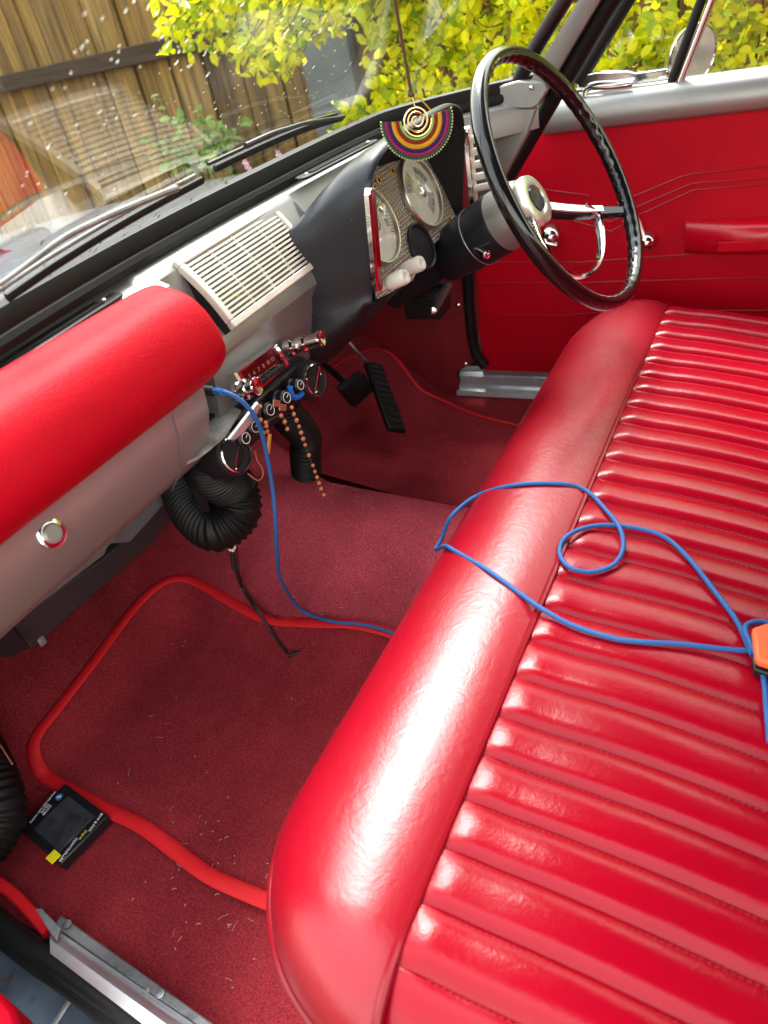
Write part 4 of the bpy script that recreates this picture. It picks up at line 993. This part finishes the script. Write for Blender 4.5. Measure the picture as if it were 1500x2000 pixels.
# handles
def boss(u, v, r, parent, name):
    c = dpt(u, v, .001); return c, MB().lathe([(r*1.08, 0), (r*1.05, .008), (r*.8, .022), (r*.45, .030), (.001, .032)], c, (-1, 0, 0), 28).build(name, M_chrome, parent, angle=60)
c, w1 = boss(1266, 468, .020, door, 'window_winder')
tp_ = dpt(1226, 398, .034); MB().tube([c + np.array([-.026, 0, -.003]), c*.5+tp_*.5, tp_], .0055, 8, flat=.6).build('winder_arm', M_chrome, door)
MB().lathe([(.007, 0), (.008, .02), (.006, .024)], tp_, (-1, 0, 0), 14).build('winder_knob', M_chrome, door)
c, w2 = boss(1078, 458, .024, door, 'door_handle')
MB().tube([c + np.array([-.030, 0, 0]), c + np.array([-.034, -.02, -.012]), c+np.array([-.034, .07, .012])], .006, 8, flat=.6).build('handle_lever', M_chrome, door)
# quarter window furniture
def dl_(u, v, x=1.655): return at(u, v, 'x', x)
MB().prism([dl_(u, v, 1.645) for u, v in [(1125, 148), (1165, 140), (1225, 139), (1240, 143), (1305, 134), (1305, 148), (1262, 156), (1235, 166), (1170, 174), (1128, 174)]], (.012, 0, 0)).build('quarter_window_sill', M_chrome, door, bevel=.003)
MB().tube(spline([dl_(u, v, 1.632) for u, v in [(1142, 188), (1150, 172), (1200, 168), (1235, 163)]], 5), .006, 8, flat=.7).build('quarter_window_catch', M_chrome, door)
MB().prism([dl_(u, v, 1.630) for u, v in [(1144, 186), (1180, 184), (1184, 194), (1178, 201), (1145, 202)]], (.010, 0, 0)).build('catch_tongue', M_chrome, door, bevel=.002)
MB().tube([dl_(u, v, 1.668) for u, v in [(1120, 184), (1200, 176), (1290, 164), (1330, 158)]], .010, 8).build('quarter_window_rubber', M_rubber, door)
zt_q = 1.10
qa, qb = dl_(1312, 160, 1.65), dl_(1370, 0, 1.65); qd = N(qb-qa)
MB().tube([qa, qa+qd*.5], .0085, 10).build('division_bar_rubber', M_rubber, door)
qa2, qb2 = dl_(1322, 158, 1.645), dl_(1384, 0, 1.645); qd2 = N(qb2-qa2)
MB().tube([qa2 + np.array([0, 0, -.02]), qa2+qd2*.5], .0068, 10).build('division_bar', mat('bar_chrome', (.62, .48, .48), .2, 1.), door)
fa, fb = dl_(1128, 160, 1.655), dl_(1224, 0, 1.655); fd = N(fb-fa)
MB().tube([fa, fa+fd*.55], .015, 10).build('quarter_window_frame', M_rubber, door)
MB().tube([dl_(u, v, 1.665) for u, v in [(1330, 158), (1500, 137), (1700, 112)]], .007, 8).build('window_channel', M_rubber, door)
wz = .665
gm = MB(); gm.add([(1.662, .40, wz), (1.662, -.7, wz), (1.60, -.7, 1.14), (1.60, .02, 1.14)], [(0, 1, 2, 3)])
gm.build('window_pane', glass('side_glass', (.96, .98, .96), 1.4), door)
# outside mirror
mr = thing('door_mirror', at(1352, 160, 'x', 1.80), 'round chrome rimmed door mirror outside the quarter window', 'mirror')
mc = at(1352, 108, 'x', 1.80); mx_ = N([-.80, -.85, -.14])
MB().lathe([(.020, -.035), (.045, -.025), (.056, -.004), (.0565, .003), (.0535, .005), (.052, .002)], mc, mx_, 40, False).build('shell', M_chrome, mr)
MB().lathe([(.0525, .0015), (.0525, .0022)], mc, mx_, 36).build('mirror_glass', mat('mirror_silver', (.85, .87, .86), .02, 1.), mr)
MB().tube([mc - mx_*.02 + np.array([0, 0, -.02]), np.array([1.76, mc[1]+.05, .66]), np.array([1.71, mc[1]+.06, .63])], .008, 8).build('stem', M_chrome, mr)
MB().box((1.71, mc[1]+.06, .625), (.05, .07, .02)).build('foot', M_chrome, mr, bevel=.006)

# ------------------------------------------------------------------ hanging ornament and mirror
rv = thing('rear_view_mirror', (.98, .42, 1.10), 'black rear view mirror carrying the hanging ornament', 'mirror')
MB().box((.98, .43, 1.10), (.24, .025, .06)).build('shell', M_black, rv, bevel=.01, seg=3)
MB().tube([(.98, .44, 1.10), (.98, .33, 1.165)], .008, 8).build('stem', M_chrome, rv)
OX = 1.0
orn = thing('hanging_ornament', (OX, .468, .713), 'half round beaded fabric ornament in rainbow rings around a gold wire spiral', 'ornament')
to = at(803, 182, 'x', OX); tt = at(771, 0, 'x', OX)
ctr = at(814, 236, 'x', OX)
on = N(CAM - ctr); on = N([-.86, -.5, .10]); oy = N(np.array([.02, 0, 1]) - on*np.dot([.02, 0, 1], on)); ox = np.cross(oy, on)
if np.dot(ox, [1, 0, 0]) < 0: ox = -ox
top_ = tt + (tt-to)*.9
MB().tube([top_, tt, to], .0022, 8).build('cord', mat('brown_cord', (.10, .03, .02), .7, bump=.5, bscale=900), orn)
kn = MB()
for i in range(4): kn.sphere(to + rng.normal(0, .0018, 3), .0036, 8, 6)
kn.build('knot', M_twig, orn, angle=180)
cs = [('green_band', (.22, .50, .07), .0185, .0215), ('red_band', (.32, .02, .015), .0215, .0255), ('yellow_band', (.75, .38, .01), .0255, .0310), ('indigo_band', (.035, .012, .12), .0310, .0350), ('magenta_band', (.32, .015, .10), .0350, .0395), ('dark_green_band', (.015, .10, .05), .0395, .0425)]
SC = 1.10
for nm, colr, r0, r1 in cs:
    m = MB(); rows = []
    for i in range(97):
        t = R_(-172 + 344*i/96 - 90) if False else R_(172 + 196*i/96); wv = .0013*math.cos(i*math.pi)
        row = []
        for k in range(8):
            a = 2*math.pi*k/8; rad_ = ((r0+r1)/2 + (r1-r0)*.56*math.cos(a))*SC; row.append(ctr + ox*rad_*math.cos(t) + oy*(rad_*math.sin(t)) + on*((.0018+wv)*math.sin(a)))
        rows.append(row)
    m.loft(rows); m.build(nm, mat(nm, colr, .75, bump=.4, bscale=1500), orn, angle=180)
bd = MB()
for i in range(44):
    t = R_(172 + 196*i/43); q = ctr + (ox*math.cos(t)+oy*math.sin(t))*.0435*SC; bd.sphere(q, .0014, 7, 5)
bd.build('rim_beads', mat('pale_bead', (.50, .52, .26), .4), orn, angle=180)
bd = MB()
for i in range(34):
    t = R_(175 + 190*i/33); q = ctr + (ox*math.cos(t)+oy*math.sin(t))*.0200*SC + on*.0022; bd.sphere(q, .0011, 6, 4)
bd.build('inner_beads', mat('lime_bead', (.35, .50, .15), .5), orn, angle=180)
sp = [ctr + (ox*math.cos(t)+oy*math.sin(t))*(.0030+.0150*(t/(2*math.pi*3)))*SC for t in np.linspace(.1, 2*math.pi*3, 110)]
MB().tube(sp, .0014, 8).build('wire_spiral', mat('gold_wire', (.72, .50, .25), .22, 1.), orn)
MB().tube(spline([to + np.array([0, 0, -.003]), (to+ctr)/2 + ox*.001, ctr + oy*.018*SC], 4), .0010, 6).build('hanger', mat('gold_wire', (.72, .50, .25), .22, 1.), orn)
MB().tube(spline([ctr + oy*.030 - ox*.012, ctr+oy*.026+ox*.006, ctr + oy*.008*1.1 + ox*.0205], 5), .0011, 6).build('hanger_arm', M_gold, orn)

# ------------------------------------------------------------------ blue cable, orange tool, black leads
def seat_z(x, y):
    if y > YP:
        t = min(1, (y-YP)/max(1e-4, yf(x)-YP)); z = np.interp(t, [p[0] for p in lipP], [p[1] for p in lipP]); z = ZE+(z-ZE)*ef(x)
        if y > yf(x): z = ZE - (y-yf(x))*6
        return z
    d = YP-y; return .298 - .008*min(1, d/.05) - .30*max(0, d-.05)**1.5 - .03*d + .0095
def onseat(u, v, lift=.0018): return march(u, v, lambda q: q[2]-seat_z(q[0], q[1])-lift, .35, 2.4, 900)
CR_ = .0029
cab = thing('blue_cable', onseat(1210, 1255), 'long blue braided cable looping over the red seat and up to the dash', 'cable')
s1 = [onseat(u, v) for u, v in [(860, 1074), (885, 1074), (950, 1112), (1010, 1155), (1060, 1190), (1120, 1222), (1200, 1247), (1260, 1254), (1330, 1258), (1400, 1266), (1460, 1271), (1530, 1272)]]
LOOP = [at(870, 1030, 'y', .396), at(864, 1050, 'y', .400), at(856, 1063, 'y', .404), at(851, 1073, 'y', .403)]
s1 = LOOP[1:] + [onseat(866, 1067, .006), onseat(875, 1068, .005)] + s1[1:]
MB().tube(spline(s1, 8), CR_, 10).build('cable_run', M_blue, cab)
s2 = [LOOP[2], LOOP[1], LOOP[0], at(886, 1003, 'y', .385)] + [onseat(u, v, .003 if i not in (5, 6) else .008) for i, (u, v) in enumerate([(930, 969), (1000, 948), (1080, 944), (1140, 955), (1185, 998), (1212, 1035), (1216, 1075), (1195, 1105), (1150, 1117), (1108, 1105), (1093, 1075), (1110, 1045), (1160, 1027), (1220, 1028), (1290, 1045), (1340, 1085), (1400, 1160), (1440, 1215), (1465, 1270), (1490, 1320), (1497, 1380), (1503, 1450)])]
MB().tube(spline(s2, 8), CR_, 10).build('cable_run', M_blue, cab)
s3 = [onseat(u, v, .012) for u, v in [(1520, 1222), (1480, 1214), (1455, 1226), (1468, 1262), (1488, 1300)]]
MB().tube(spline(s3, 8), CR_, 10).build('cable_run', M_blue, cab)
# from the socket under the dash down to the floor and under the seat
s4 = [at(415, 764, 'y', .60), at(440, 766, 'y', .575), at(470, 782, 'y', .56), at(497, 812, 'y', .555), at(512, 850, 'y', .56), at(523, 900, 'y', .565), at(533, 960, 'y', .57), at(538, 1020, 'y', .575), at(541, 1080, 'y', .60), at(550, 1135, 'y', .645)] + [onfloor(u, v, .020) for u, v in [(590, 1192), (650, 1214), (710, 1220), (772, 1238), (800, 1252)]]
MB().tube(spline(s4, 8), CR_, 10).build('cable_run', M_blue, cab)
MB().tube([at(385, 760, 'y', .62), at(418, 764, 'y', .60)], .0068, 10).build('plug', M_plug, cab)
MB().tube([at(418, 764, 'y', .60), at(436, 766, 'y', .578)], .0045, 10).build('strain_relief', M_bluebadge, cab)
tl = thing('orange_tool', onseat(1490, 1290), 'orange and black plastic gadget lying on the seat under the blue cable', 'gadget')
tq = [onseat(u, v, .012) for u, v in [(1466, 1240), (1520, 1222), (1560, 1330), (1474, 1302)]]
MB().prism(tq, (0, 0, .012)).build('body', M_orange, tl, bevel=.004)
MB().prism([q + np.array([0, 0, -.012]) for q in [sum(tq)/4+(p-sum(tq)/4)*1.05 for p in tq]], (0, 0, .010)).build('base', M_black, tl, bevel=.002)
# black audio lead hanging from below the hose
ld = thing('black_lead', at(455, 1060, 'y', .72), 'short black lead with a white plug hanging onto the passenger mat', 'cable')
lw = [at(452, 1062, 'y', .70), at(455, 1085, 'y', .71)] + [onfloor(u, v, .03 if v < 1200 else .01) for u, v in [(470, 1140), (500, 1190), (535, 1240), (560, 1275)]]
MB().tube(spline(lw, 8), .0030, 8).build('lead_wire', M_plug, ld)
MB().tube(spline([at(462, 1066, 'y', .71)] + [onfloor(u, v, .012) for u, v in [(470, 1130), (500, 1180), (540, 1206), (560, 1214)]], 8), .0011, 6).build('thin_wire', M_plug, ld)
MB().box(at(453, 1070, 'y', .70), (.010, .008, .009), N([1, 0, .3])).build('white_plug', M_clearplug, ld, bevel=.001)
MB().tube([at(454, 1078, 'y', .70), at(458, 1110, 'y', .705)], .0042, 8).build('plug_sleeve', M_plug, ld)
e = onfloor(562, 1280, .01); e2 = onfloor(592, 1271, .012)
MB().tube([e, e+(e2-e)*.6], .0035, 8).build('plug_body', M_plug, ld); MB().tube([e+(e2-e)*.6, e2], .0018, 8).build('jack_tip', M_chrome, ld)

# ------------------------------------------------------------------ fan controller box on the carpet
dv = thing('fan_controller', at(125, 1605, 'z', .0), 'small black fan controller box with blank screen and yellow sticker lying on the carpet', 'controller')
Dz = .022; D = [at(u, v, 'z', Dz) for u, v in [(120, 1524), (206, 1592), (124, 1690), (42, 1622)]]
cD = sum(D)/4; dex = N((D[1]-D[0])+(D[2]-D[3])); dey = N(np.cross([0, 0, 1], dex)); 
wdx = (np.linalg.norm(D[1]-D[0])+np.linalg.norm(D[2]-D[3]))/2; wdy = (np.linalg.norm(D[2]-D[1])+np.linalg.norm(D[3]-D[0]))/2
MB().box(cD - np.array([0, 0, .008]), (wdx, wdy, .018), dex, dey).build('case', M_black, dv, bevel=.0025)
def dpos(a, c, h=.0015): return cD + dex*wdx*a + dey*wdy*c + np.array([0, 0, h])   # a,c -.5..5
sgn = 1 if np.dot(D[0]-cD, dey) > 0 else -1
MB().box(dpos(.04, 0, .0012), (wdx*.62, wdy*.74, .0012), dex, dey).build('screen', M_screen, dv, bevel=.0005)
tx = N(D[3]-D[0]) * 1.0; ty = N(np.cross([0, 0, 1], tx))
if np.dot(ty, dex) < 0: tx = -tx; ty = -ty
tyv = ty
text_mesh("World's best auto cooling", .0050, dpos(-.44, -.02), tx, ty, M_print, 'front_print', dv)
text_mesh('DAVIES', .0052, dpos(-.345, -.02), tx, ty, M_print, 'front_print', dv)
text_mesh('CRAIG', .0052, dpos(-.395, -.02), tx, ty, M_print, 'front_print', dv)
text_mesh('EWP & FAN', .0056, dpos(.43, .30*sgn), tx, ty, M_print, 'front_print', dv)
text_mesh('Digital', .0056, dpos(.43, .03*sgn), tx, ty, M_printy, 'front_print', dv)
text_mesh('CONTROLLER', .0056, dpos(.43, -.27*sgn), tx, ty, M_print, 'front_print', dv)
c = dpos(-.37, .26*sgn, .0012); MB().lathe([(.0055, 0), (.0055, .0006)], c, (0, 0, 1), 24).build('blue_badge', M_bluebadge, dv)
m = MB()
m.box(c+np.array([0, 0, .0008]), (.0012, .006, .0004), dex, dey); m.box(c+np.array([0, 0, .0008])+dex*.002+dey*.001, (.0012, .003, .0004), dex, dey); m.box(c+np.array([0, 0, .0008])-dex*.002-dey*.001, (.0012, .003, .0004), dex, dey)
m.build('badge_mark', M_print, dv, smooth=False)
m = MB()
for i in range(6): a = i*math.pi/3; m.lathe([(.0014, 0), (.0014, .0004)], dpos(-.40, .41*sgn, .0011)+np.array([math.cos(a), math.sin(a), 0])*.0045, (0, 0, 1), 10)
m.build('sounder_holes', M_matte, dv)
stc = D[2]*.78+D[3]*.22 + np.array([0, 0, .0015])
MB().box(stc, (.017, .015, .0012), dex, dey).build('yellow_sticker', M_yellow, dv, bevel=.0005)
